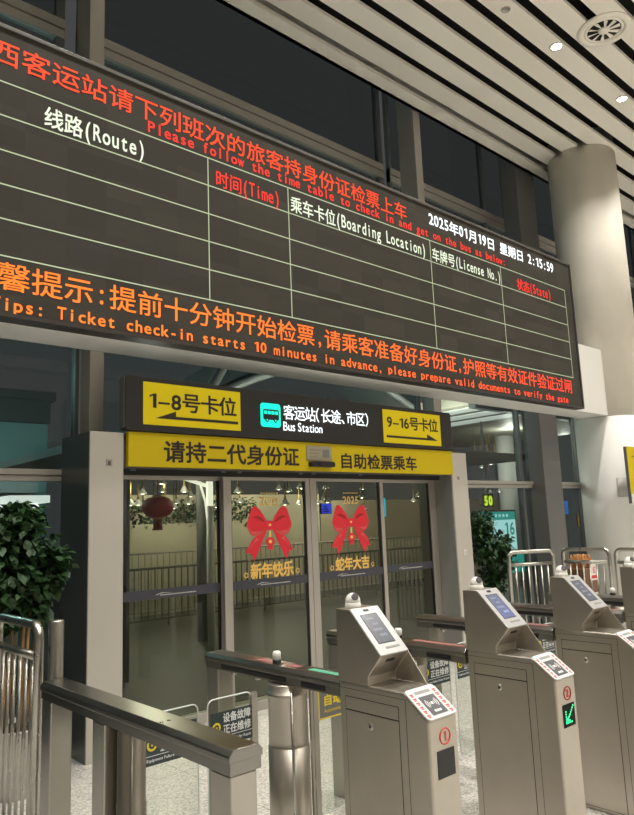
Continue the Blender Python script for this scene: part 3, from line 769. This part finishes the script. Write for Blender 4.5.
def flap(t, x0, x1, y, label_kind, hinge):
    """acrylic flap with its notice; hinge side -1/+1"""
    m = MB(); r_ = .03
    m.prism(rrect(x0, x1, .25, .885, r_), 'Y', y-.005, y+.005, GLASSF); f = m.build('flap_panel', t)
    e = MB(); pts = rrect(x0, x1, .25, .885, r_)
    e.tube([(p[0], y, p[1]) for p in pts], .0035, mat('acrylic_edge', (.62,.66,.63), .25), 6, True); e.build('polished_edge', f)
    hx = x1 if hinge > 0 else x0
    b = MB(); b.box(hx-.004, hx+.030, y-.012, y+.012, .60, .88, STEEL2) if hinge > 0 else b.box(hx-.030, hx+.004, y-.012, y+.012, .24, .88, STEEL2)
    b.build('flap_bracket', f, bevel=.003)
    nx0, nx1 = (x0+.012, x1-.004) if hinge > 0 else (x0+.004, x1-.012)
    if label_kind: notice(nx0, nx1, .685, .828, y-.009, label_kind).build('notice_plate', f)
    return f
RGROUP = 'guide rails between the gate lanes'
r0 = rail_base(1.90, 3.435, False, True, True); r0.location = (1.30, 1.90, 0)
tag(r0, 'long steel guide rail standing free in front, without a gate or lamp', 'guide rail', RGROUP)
flap(r0, .19, .455, .90, 'fault', -1)
r1 = rail_base(2.36, 3.435, True, False, False)
GLOWR = mat('red_strip', (.26,.13,.12), .4, emis=(.5,.06,.07), estr=.16); GLOWG = mat('green_strip', (.1,.3,.2), .4, emis=(.06,.42,.22), estr=.3)
RX = [(2.200, 0, 'steel guide rail with a lit green strip, behind the gate marked 1'), (3.095, -.012, 'steel guide rail running back from the gate with the green arrow'),
      (3.955, -.02, 'steel guide rail running back from the gate with the pale screen'), (4.827, -.04, 'steel guide rail running back from the gate at the photo edge'), (5.69, -.05, 'steel guide rail farthest along, in front of the barriers by the column')]
rails = []
for i, (rx, dy, lab) in enumerate(RX):
    t = r1 if i == 0 else dup(r1); rails.append(t)
    t.location = (rx, 2.36+dy, 0); tag(t, lab, 'guide rail', RGROUP)
for i, t in enumerate(rails):
    flap(t, -.395, -.155, .44, 'fault' if i != 1 else None, 1)
    flap(t, .215 if i == 0 else .155, .49 if i == 0 else .42, .40 if i == 0 else .44, 'auto' if i == 0 else 'fault', -1)
    for a, b, c in (((.02, .26, GLOWG), (.34, .42, GLOWR), (.52, .66, GLOWR)) if i == 0 else ((.05, .40, GLOWR),)):
        MB().box(.045, .085, a, b, .9702, .9712, c).build('light_strip', t)
    if i == 0:
        MB().box(.17, .215, .392, .408, .1, .88, STEEL2).build('flap_post', t, bevel=.004)

# ------------------------------------------------------------------ crowd barriers
def barrier(Lb, nb):
    """local x along its length"""
    t = empty('crowd_barrier'); h = 1.20; r_ = .07
    p = [(0,0,.02)]+[(r_-r_*math.cos(a), 0, h-r_+r_*math.sin(a)) for a in [PI/2*i/6 for i in range(7)]]+[(Lb-r_+r_*math.sin(a), 0, h-r_+r_*math.cos(a)) for a in [PI/2*i/6 for i in range(7)]]+[(Lb,0,.02)]
    MB().tube(p, .024, POLISH, 14).build('tube_frame', t)
    MB().tube([(.02,0,1.05), (Lb-.02,0,1.05)], .021, POLISH, 12).build('upper_crossbar', t)
    MB().tube([(.02,0,.16), (Lb-.02,0,.16)], .019, POLISH, 12).build('lower_crossbar', t)
    for i in range(nb):
        x = Lb*(i+1)/(nb+1); MB().tube([(x,0,.17), (x,0,1.04)], .0105, POLISH, 8).build('bar', t)
    for x in (0, Lb): MB().box(x-.03, x+.03, -.16, .16, 0, .02, STEEL2).build('foot', t, bevel=.004)
    return t
bb = barrier(.60, 6)
BP = [(1.362, 3.625, PI/2, 'polished steel crowd barrier next to the short round post, before the potted tree'), (1.362, 4.32, PI/2, 'polished steel crowd barrier behind the first one, cut off by the photo edge'),
      (7.53, 4.955, math.atan2(-.25, .45), 'steel crowd barrier standing askew before the indoor tree at the glass front'), (8.29, 4.66, -PI/2, 'steel crowd barrier in line before the white column base'),
      (8.30, 3.985, -PI/2, 'steel crowd barrier nearest the hall, only its first corner in view')]
for i, (x, y, a, lab) in enumerate(BP):
    t = bb if i == 0 else dup(bb)
    t.location = (x, y, 0); t.rotation_euler = (0,0,a); tag(t, lab, 'barrier', 'polished crowd barriers')
t = thing('round_post', 'short round steel post at the far end of the free guide rail', 'post', (1.41, 3.53, 0))
MB().lathe([(.036, .006), (.036, 1.222), (.032, 1.228), (0, 1.228)], (0,0,0), POLISH, 28).build('shaft', t)
MB().lathe([(.055, 0), (.055, .012), (.036, .016), (0, .016)], (0,0,0), STEEL2, 24).build('base_collar', t)

# ------------------------------------------------------------------ indoor trees
def tree(name, label, loc, stems, clumps, nleaf, seed, lsize):
    rr = random.Random(seed); t = thing(name, label, 'plant', loc)
    MB().lathe([(.15, 0), (.20, .40), (.215, .42), (.20, .42), (.185, .38), (0, .38)], (0,0,0), POT, 28).build('pot', t)
    MB().lathe([(.184, .375), (.184, .392), (0, .40)], (0,0,0), mat('potting_soil', (.05,.035,.02), .9), 24).build('soil', t)
    for (bx, by, tx, ty, tz, r_) in stems:
        pts = [(bx+(tx-bx)*k/6+rr.uniform(-.006,.006), by+(ty-by)*k/6+rr.uniform(-.006,.006), .39+(tz-.39)*k/6) for k in range(7)]
        MB().tube(pts, [r_*(1-.06*k) for k in range(7)], BARK, 8).build('stem', t)
    m = MB()
    for k in range(nleaf):
        cx, cy, cz, rx, rz = rr.choice(clumps)
        while True:
            p = Vector((rr.uniform(-1,1), rr.uniform(-1,1), rr.uniform(-1,1)))
            if .3 < p.length < 1: break
        p = Vector((cx+p.x*rx, cy+p.y*rx, cz+p.z*rz))
        L_ = lsize*rr.uniform(.7, 1.25); W_ = L_*.30
        d = Euler((rr.uniform(-1.1, .3), 0, rr.uniform(0, 2*PI))).to_matrix()
        roll_ = Matrix.Rotation(rr.uniform(-.7,.7), 3, 'Y')
        prof = [(0,0,0), (-W_*.8,.3*L_,.02*L_), (0,.3*L_,-.03*L_), (W_*.8,.3*L_,.02*L_), (-W_,.6*L_,0), (0,.6*L_,-.05*L_), (W_,.6*L_,0), (0,L_,-.16*L_)]
        m.add([p+d@(roll_@Vector(q)) for q in prof], [(0,2,1), (0,3,2), (1,2,5,4), (2,3,6,5), (4,5,7), (5,6,7)], LEAF, True)
    m.build('foliage', t)
    return t
tree('indoor_tree', 'bushy potted indoor tree with several bare canes behind the polished barriers', (1.73, 4.98, 0),
     [(-.06,-.02,-.16,-.02,1.5,.017), (-.01,.05,-.03,.05,1.35,.013), (.03,-.04,.02,-.02,1.4,.013), (.07,.03,.17,.0,1.45,.015), (0,-.08,.07,-.05,1.3,.012)],
     [(-.08,0,1.62,.20,.26), (.12,0,1.45,.18,.24), (-.08,-.02,1.33,.20,.18), (.22,-.02,1.44,.12,.13), (-.14,.0,1.55,.14,.30), (.0,.02,1.75,.15,.13), (.08,.05,1.15,.16,.10), (-.14,.05,1.12,.14,.12)], 2300, 3, .082)
tree('ficus_tree', 'dark green potted tree beside the beige portal pillar before the glass front', (7.72, 5.30, 0),
     [(-.05,0,-.03,0,1.2,.016), (.03,.04,.02,.03,1.0,.014), (.06,-.03,.10,-.02,1.1,.013)],
     [(-.22,0,1.58,.17,.17), (.0,0,1.32,.26,.20), (-.20,0,1.30,.22,.25), (.04,0,1.06,.24,.18), (.22,0,1.20,.15,.12), (-.05,0,.82,.18,.14)], 2300, 5, .070)

# ------------------------------------------------------------------ column side: sign, goods stand
t = thing('yellow_sign', 'yellow board with a dark arrow at the photo edge beside the white column base', 'sign', (10.27, 4.60, 1.45))
MB().box(0, 1.1, .004, .05, .30, 1.135, ALU_D).build('backing', t, bevel=.006)
MB().box(0, 1.1, 0, .004, .30, 1.135, YEL).build('panel', t)
MB().box(.0, 1.1, -.004, 0, .30, .44, mat('sign_lower_white', (.7,.7,.68), .5)).build('lower_strip', t)
a = MB(); a.prism([(.10,.98), (.34,1.02), (.34,1.07), (.95,1.07), (.95,1.02), (.40,1.00)], 'Y', -.003, 0, INK); a.build('arrow', t)
MB().box(.48, .56, .012, .04, -1.45, .30, STEEL2).build('stand', t); MB().box(.3, .75, -.12, .18, -1.45, -1.43, STEEL2).build('foot', t)
t = thing('snack_stand', 'small brown goods stand with a white and red card behind the steel barrier', 'display stand', (8.60, 4.60, 0))
MB().box(-.13, .10, -.12, .12, 0, .95, mat('stand_brown', (.17,.085,.04), .5, var=.3, vscale=14)).build('body', t, bevel=.01)
for i in range(3):
    for k in range(3): MB().lathe([(.03, 0), (.034, .10), (.014, .14), (.014, .17), (0, .17)], (-.085+.085*k, -.075+.075*i, .95), mat('amber_bottle', (.45,.20,.06), .3, var=.3), 12).build('bottle', t)
c = MB().box(-.02, .16, -.135, -.128, .62, 1.0, WHITE).build('card', t)
m = MB(); m.box(-.01, .15, -.1365, -.135, .82, .86, RED); put(m, lay_grid('红', .03, .11, .88, .97, .02), -.1366, RED); m.box(.0, .14, -.1365, -.135, .65, .80, mat('stand_brown', (.26,.13,.06), .5)); m.build('card_print', c)

# ------------------------------------------------------------------ beyond the glass: forecourt and hall rebuilt from what the panes mostly reflect
WALLB = mat('far_wall_olive', (.46,.42,.31), .7, var=.1, vscale=.8); WALLN = mat('far_wall_night', (.035,.045,.048), .8, var=.2, vscale=.6)
TEALW = mat('far_facade_teal', (.13,.24,.24), .7, var=.1, vscale=.5)
t = thing('far_wall_screen', 'pale olive partition across the hall seen through the glass doors', 'partition', (10.6, 13.1, 0))
MB().box(-4.6, 1.2, 0, .2, 0, 2.35, WALLB).build('panel', t); MB().box(1.24, 9.4, .02, .2, 0, 2.2, mat('far_wall_brown', (.36,.315,.23), .7, var=.15, vscale=.7)).build('panel', t)
t = thing('far_building', 'teal lit building beyond the dark window above the potted tree', 'building', (2.6, 15.5, 0))
MB().box(-5.5, 3.3, 0, 1.5, 0, 4.05, TEALW).build('facade', t); MB().box(-5.5, 3.3, -.15, 1.5, 4.05, 4.55, WALLN).build('roof_edge', t)
MB().box(-5.5, 3.4, -.2, 1.5, 4.55, 4.75, WALLN).build('parapet', t)
MB().box(-5.5, 2.9, -.6, 0, 2.5, 2.75, mat('canopy_pale', (.26,.30,.29), .5)).build('canopy', t)  # pale slab in place of a station canopy reflected in the pane
# canopy outside, seen between sign and beam and over the plants
t = thing('station_canopy', 'arched steel canopy outside, seen between the beam and the bus station sign', 'canopy', (9.0, 9.2, 0))
def arch(y, x0, x1, zb, rise, n=20): return [(x0+(x1-x0)*i/n, y, zb+rise*math.sin(PI*i/n)) for i in range(n+1)]
GREYC = mat('canopy_grey', (.34,.35,.34), .45, .2)
m = MB(); a1 = arch(0, -3.2, 2.6, 3.55, .95); a2 = arch(1.6, -3.2, 2.6, 3.7, 1.3); nn = len(a1)
m.add(a1+a2, [(i, i+1, nn+i+1, nn+i) for i in range(nn-1)], GREYC, True); m.add([(p[0],p[1],p[2]+.1) for p in a1+a2], [(i, i+1, nn+i+1, nn+i) for i in range(nn-1)], GREYC, True); m.build('roof_shell', t)
m = MB(); m.tube(arch(-.05, -3.3, 2.7, 3.5, .95), .07, GREYC, 10); m.build('rib', t)
m = MB(); m.tube([(-3.15,-.05,0), (-3.15,-.05,3.5), (-2.3,-.05,4.9)], .09, GREYC, 10); m.build('rib', t)
t = thing('canopy_slab', 'flat concourse roof with pale skylight strips outside the upper right window', 'canopy', (14.5, 9.5, 0))
m = MB(); m.box(-3.6, 3.2, -1.8, 3.4, 3.75, 3.95, mat('slab_beige', (.42,.40,.33), .6)); m.build('slab', t)
SKY = mat('skylight_lit', (.6,.6,.55), .5, emis=(.85,.86,.78), estr=.55)
for k in range(3): MB().box(-3.3+.75*k, -2.85+.75*k, -1.6, 1.2, 3.735, 3.75, SKY).build('skylight', t)
m = MB(); m.box(-3.7, 3.3, -1.95, -1.8, 3.65, 4.0, ALU_D); m.build('fascia', t)
for x, y, lab in ((16.35, 10.6, 'pale round column outside, under the flat concourse roof, nearest'), (19.6, 11.3, 'pale round column outside, under the flat concourse roof, beyond the black mullion')):
    tag(MB().lathe([(.24, 0), (.24, 3.75)], (0,0,0), COLWHITE, 24).build('canopy_column', loc=(x, y, 0)), lab, 'column', 'canopy columns outside')

WARM = mat('pendant_lit', (1,1,1), .5, emis=(1,.93,.75), estr=7.)
BRASS = mat('pendant_brass', (.45,.33,.12), .35, .8)
def pendant_base():
    t = empty('pendant_lamp')
    MB().lathe([(.012, .30), (.012, .10), (.02, .08), (.02, .05), (0, .05)], (0,0,0), BRASS, 10).build('stem', t)
    MB().lathe([(.02, .06), (.075, -.03), (.07, -.032), (.015, .05)], (0,0,0), WHITE, 16).build('lamp_shade', t)
    MB().lathe([(0, .02), (.035, .0), (.045, -.025), (0, -.04)], (0,0,0), WARM, 12).build('bulb', t)
    return t
pb = pendant_base()
PEND = [(4.797, 8.5, 2.281), (6.62, 11.7, 2.357), (5.468, 10.3, 2.244), (5.632, 9.3, 2.218), (6.478, 10.5, 2.211), (6.559, 11.1, 2.12), (7.451, 11.7, 2.167), (5.077, 8.9, 2.024), (5.889, 10.7, 2.084), (6.016, 11.3, 2.089), (5.183, 9.9, 2.054), (4.746, 9.3, 2.031), (6.074, 9.9, 2.062), (6.037, 10.3, 2.007), (4.259, 8.5, 2.107), (7.275, 10.9, 2.034), (6.064, 8.5, 2.165), (9.232, 11.5, 2.398), (7.672, 9.3, 2.228), (8.794, 10.3, 2.352), (6.94, 8.5, 1.976), (9.951, 11.7, 2.095), (8.381, 11.7, 2.152), (9.837, 10.7, 2.37), (7.468, 8.7, 2.24), (8.522, 9.3, 2.094), (11.532, 11.3, 2.398), (9.46, 9.3, 2.109), (10.493, 11.7, 2.103), (8.019, 8.7, 2.009), (10.753, 10.5, 1.935), (13.753, 11.7, 2.121), (10.874, 9.1, 2.118)]  # lights mirrored in the doors, rebuilt as lamps behind the glass
ROOFL = [(13.995, 9.9, 3.131), (16.766, 11.4, 3.361), (15.502, 10.35, 3.192), (17.334, 12.3, 3.226), (15.947, 11.1, 2.975), (14.839, 10.05, 2.941), (17.423, 11.55, 3.15), (16.982, 10.65, 3.114), (17.447, 10.95, 3.068), (16.818, 9.9, 3.03), (14.504, 9.9, 2.213), (15.784, 10.5, 2.29)]
struct(MB().box(X0, X1, 5.78, 21.9, 0, .004, mat('outer_paving', (.060,.057,.040), .5, var=.15, vscale=3)).build('floor'))
hb = MB().box(4.0, 13.2, 8.0, 13.2, 2.78, 2.9, mat('inner_hall_ceiling', (.16,.16,.15), .7))
struct(hb.build('trim_14'))
for i, (x, y, z) in enumerate(PEND+ROOFL):
    t = pb if i == 0 else dup(pb)
    t.location = (x, y, z); top = 2.78 if i < len(PEND) else 3.75
    MB().tube([(0,0,.29), (0,0,top-z)], .005, BRASS, 6).build('cord', t)
    if i < len(PEND): tag(t, 'small glowing brass pendant lamp in the hall behind the glass doors', 'pendant lamp', 'pendant lamps behind the glass doors')
    else: tag(t, 'small glowing pendant lamp under the flat roof outside the upper right window', 'pendant lamp', 'pendant lamps under the outside roof')

t = thing('red_lantern', 'large red festive lantern with a tassel hanging behind the glass door', 'lantern', (4.18, 7.5, 1.905))  # lantern mirrored in the door, rebuilt as an object behind it
LANT = mat('lantern_red', (.42,.02,.02), .55)
m = MB(); m.lathe([(.06, .125), (.13, .105), (.175, .05), (.19, 0), (.175, -.05), (.13, -.10), (.06, -.125)], (0,0,0), LANT, 24); m.build('body', t)
for z in (.12, -.14): MB().lathe([(.065, 0), (.065, .025), (0, .025)], (0,0,z), mat('lantern_gold', (.5,.34,.08), .4, .5), 20).build('cap', t)
MB().lathe([(.05, 0), (.055, -.13), (0, -.13)], (0,0,-.14), mat('tassel_red', (.22,.012,.012), .8), 16).build('tassel', t)
MB().tube([(0,0,.14), (0,0,.92)], .006, LANT, 6).build('cord', t)
MB().box(-.4, .4, -.05, .05, .92, .96, ALU_D).build('hanger', t)
MB().box(-.42, -.38, -.04, .04, -1.905, .96, ALU_D).build('stand', t)

def railing(name, label, x0, x1, y, h, step, m_, r_=.016):
    t = thing(name, label, 'railing', ((x0+x1)/2, y, 0)); c = (x0+x1)/2
    MB().tube([(x0-c,0,h), (x1-c,0,h)], r_*1.4, m_, 8).build('top_rail', t); MB().tube([(x0-c,0,.12), (x1-c,0,.12)], r_, m_, 8).build('lower_rail', t)
    n_ = int((x1-x0)/step); bm_ = MB()
    for i in range(n_+1):
        x = x0-c+(x1-x0)*i/n_; bm_.box(x-r_*.6, x+r_*.6, -r_*.6, r_*.6, .0 if i % 8 == 0 else .12, h, m_)
    bm_.build('baluster_row', t); return t
railing('railing', 'pale railing in the hall behind the glass doors, the farther one', 5.8, 15.5, 12.3, 1.20, .13, mat('rail_pale', (.42,.40,.34), .5), .014)  # both railings rebuild reflections in the doors as objects behind them
railing('railing', 'dark railing in the hall behind the glass doors, the nearer one', 5.4, 15.0, 11.2, .98, .13, mat('rail_dark', (.16,.155,.125), .5), .014)
t = thing('lit_column', 'slim white lit column with branching arms behind the glass door', 'column', (5.30, 8.1, 0))
GLOWW = mat('lit_white_column', (.7,.7,.66), .5, emis=(.95,.95,.85), estr=.9)  # glow in the paint stands for light falling on the white steel
MB().lathe([(.05, 0), (.05, 1.93)], (0,0,0), COLWHITE, 14).build('shaft', t); MB().lathe([(.048, 1.93), (.048, 2.26)], (0,0,0), GLOWW, 14).build('lit_section', t)
m = MB(); m.tube([(-.03,0,2.2), (-.45,-.05,2.30)], .025, GLOWW, 8); m.tube([(-.04,0,1.75), (-.07,0,2.0), (-.16,0,2.26)], .016, GLOWW, 8); m.build('arm', t)
t = thing('tree_column', 'white lit column with spreading arms outside the dark window, above the potted tree', 'column', (3.02, 9.0, 0))
m = MB(); m.lathe([(.10, 0), (.10, 1.7)], (0,0,0), COLWHITE, 14); m.build('shaft', t)
m = MB(); m.tube([(0,0,1.65), (-.02,0,1.85), (-.24,0,2.02)], .05, GLOWW, 8); m.tube([(0,0,1.65), (.08,0,1.85), (.30,0,2.0)], .05, GLOWW, 8); m.build('arm', t)
MB().box(-.12, .38, -.2, .2, 2.03, 2.12, GLOWW).build('cap_plate', t)

TEALS = mat('teal_screen', (0,.1,.1), .4, emis=(.01,.30,.25), estr=.9); PALES = mat('pale_screen', (.1,.2,.2), .4, emis=(.50,.86,.84), estr=.9)
GRN = mat('green_print', (0,.15,.08), .5, emis=(.0,.22,.14), estr=.8)
t = thing('bus_stop_screen', 'lit teal and white stop display numbered 16 outside, behind the potted tree', 'screen', (14.1, 9.5, 0))
MB().box(-.75, .78, 0, .12, .75, 1.78, BLACK).build('housing', t)
s = MB().box(-.70, .73, -.01, 0, .80, 1.74, PALES).build('screen', t)
m = MB(); m.box(-.70, .73, -.014, -.01, 1.55, 1.74, TEALS); put(m, lay_grid('16', .22, .68, 1.20, 1.49, .01), -.015, GRN)
for k in range(4): m.box(-.1+.15*k, -.02+.15*k, -.015, -.01, 1.62, 1.68, PALES)
m.build('screen_image', s)
MB().box(-.05, .05, .03, .09, 0, .75, ALU_D).build('stand', t)
t = thing('info_box', 'small lit teal box outside, under the stop display numbered 16', 'screen', (14.55, 9.3, 0))
MB().box(-.32, .32, 0, .1, .35, .74, TEALS).build('screen', t); MB().box(-.05, .05, .02, .08, 0, .35, ALU_D).build('stand', t)
m = MB(); put(m, lay_grid('9', -.25, .05, .43, .66, .02), -.002, GRN); m.build('print', t)
t = thing('bay_number', 'yellow-green lit number 50 outside, above the potted tree', 'sign', (13.08, 9.0, 1.87))
NEON = mat('neon_yellow', (.1,.12,0), .5, emis=(.72,.95,.02), estr=1.1)
m = MB(); put(m, lay_grid('50', -.17, .17, .02, .22, .05), 0, NEON); m.build('digits', t)
MB().box(-.21, .21, .01, .06, -.03, .27, BLACK).build('backing_board', t); MB().box(-.02, .02, .02, .05, .27, 1.88, ALU_D).build('hanger', t)
for (x, y, z, w, hh, c, lab, nm) in ((7.35, 8.0, 1.86, .11, .08, (.03,.06,.85), 'small lit blue screen hanging behind the glass door reading 蛇年大吉', 'blue'), (8.62, 8.0, 1.86, .07, .17, (.02,.45,.75), 'small lit cyan sign behind the rightmost glass door', 'cyan'),
     (19.17, 10.0, 1.90, .26, .18, (.85,.13,.03), 'small lit orange sign outside, in the gap before the round column, upper', 'orange'), (19.05, 10.0, 1.42, .28, .17, (.9,.36,.02), 'small lit amber sign outside, in the gap before the round column, lower', 'amber'),
     (18.15, 10.0, 1.80, .16, .2, (.02,.16,.5), 'small lit blue sign outside, beside the orange and amber signs', 'deep_blue')):  # the last, blue board replaces a dark blue figure; its glow is added
    t = thing('lit_sign', lab, 'sign', (x, y, z)); top = (2.78 if x < 12 else 3.75)
    MB().box(-w, w, 0, .04, -hh, hh, BLACK).build('housing', t)
    s = MB().box(-w*.9, w*.9, -.006, 0, -hh*.9, hh*.9, mat('lit_'+nm, (.02,.02,.02), .4, emis=c, estr=.9)).build('face', t)
    m = MB()
    for k in range(3): m.box(-w*.7, w*(.1+.2*k), -.008, -.006, hh*(.5-.45*k)-.02, hh*(.5-.45*k), BLACK)
    m.build('face_print', s)
    if nm in ('amber', 'deep_blue'): MB().box(-.03, .03, .01, .035, -z, -hh, ALU_D).build('stand', t)
    else: MB().tube([(0, .02, hh), (0, .02, top-z)], .008, ALU_D, 6).build('hanger', t)
# leaves in place of plants reflected in the door glass, a green band
t = thing('planter_hedge', 'green planting along the far partition behind the glass doors', 'hedge', (6.9, 12.78, 0)); rr = random.Random(11); m = MB()
for k in range(900):
    p = Vector((rr.uniform(-1.0, 2.6), rr.uniform(-.12,.12), rr.uniform(1.75, 2.3)-abs(rr.gauss(0,.05)))); L_ = rr.uniform(.06,.13)
    d = Euler((rr.uniform(-1,.4), 0, rr.uniform(0,6.28))).to_matrix(); W_ = L_*.35
    m.add([p+d@Vector(q) for q in ((0,0,0), (-W_,.5*L_,0), (0,.5*L_,-.02), (W_,.5*L_,0), (0,L_,-.03))], [(0,2,1), (0,3,2), (1,2,4), (2,3,4)], LEAF, True)
m.build('foliage', t); MB().box(-1.1, 2.7, -.1, .15, 0, 1.75, WALLB).build('planter_box', t)

# ------------------------------------------------------------------ light
w = bpy.data.worlds.new('night'); S.world = w; w.use_nodes = True
w.node_tree.nodes['Background'].inputs['Color'].default_value = (.045, .046, .045, 1); w.node_tree.nodes['Background'].inputs['Strength'].default_value = 1.0
def lamp(name, loc, power, size, col=(1,.955,.875), rot=(0,0,0), typ='AREA', spread=None):
    l = bpy.data.lights.new(name, typ); l.energy = power; l.color = col
    if typ == 'AREA': l.shape = 'DISK'; l.size = size
    else: l.shadow_soft_size = size
    if spread: l.spread = spread
    o = bpy.data.objects.new(name, l); COL.objects.link(o); o.location = loc; o.rotation_euler = rot
    return o
PW = 40
for iy, y in enumerate((3.98, 1.1, -1.8, -4.7, -7.6)):
    for ix in range(-5, 7):
        x = 8.16+1.885*ix+(0 if iy == 0 else 0)
        if iy and ix % 2: continue
        lamp('downlight_lamp', (x, y, ZC-.03), PW*(.55 if iy == 0 else 1.7), .18, spread=1.9)
# added point lights without fittings, to brighten the space beyond the glass
for x, y, z, e in ((4.9, 9.0, 2.6, 30), (7.0, 11.9, 2.5, 44), (9.5, 11.9, 2.5, 48), (12, 11.9, 2.5, 60), (15, 9.5, 3.55, 40), (18.5, 10.0, 3.55, 40), (7.5, 8.0, 3.35, 70), (10.5, 8.1, 3.35, 60)):
    lamp('inner_lamp', (x, y, z), e, .12, (1,.95,.80), typ='POINT')
lamp('forecourt_lamp', (2.0, 12.2, 4.4), 160, .3, (.6,1,.95), typ='POINT')  # added teal fill, unseen source, to light the far facade
lamp('forecourt_lamp', (4.8, 12.6, 3.4), 60, .3, (.6,1,.95), typ='POINT')

bpy.context.view_layer.update()
S.view_settings.view_transform = 'Standard'; S.view_settings.look = 'None'; S.view_settings.exposure = .40; S.view_settings.gamma = 1
S.view_settings.use_curve_mapping = False
S.cycles.use_denoising = True
S.cycles.max_bounces = 8; S.cycles.transparent_max_bounces = 16; S.cycles.sample_clamp_indirect = 4
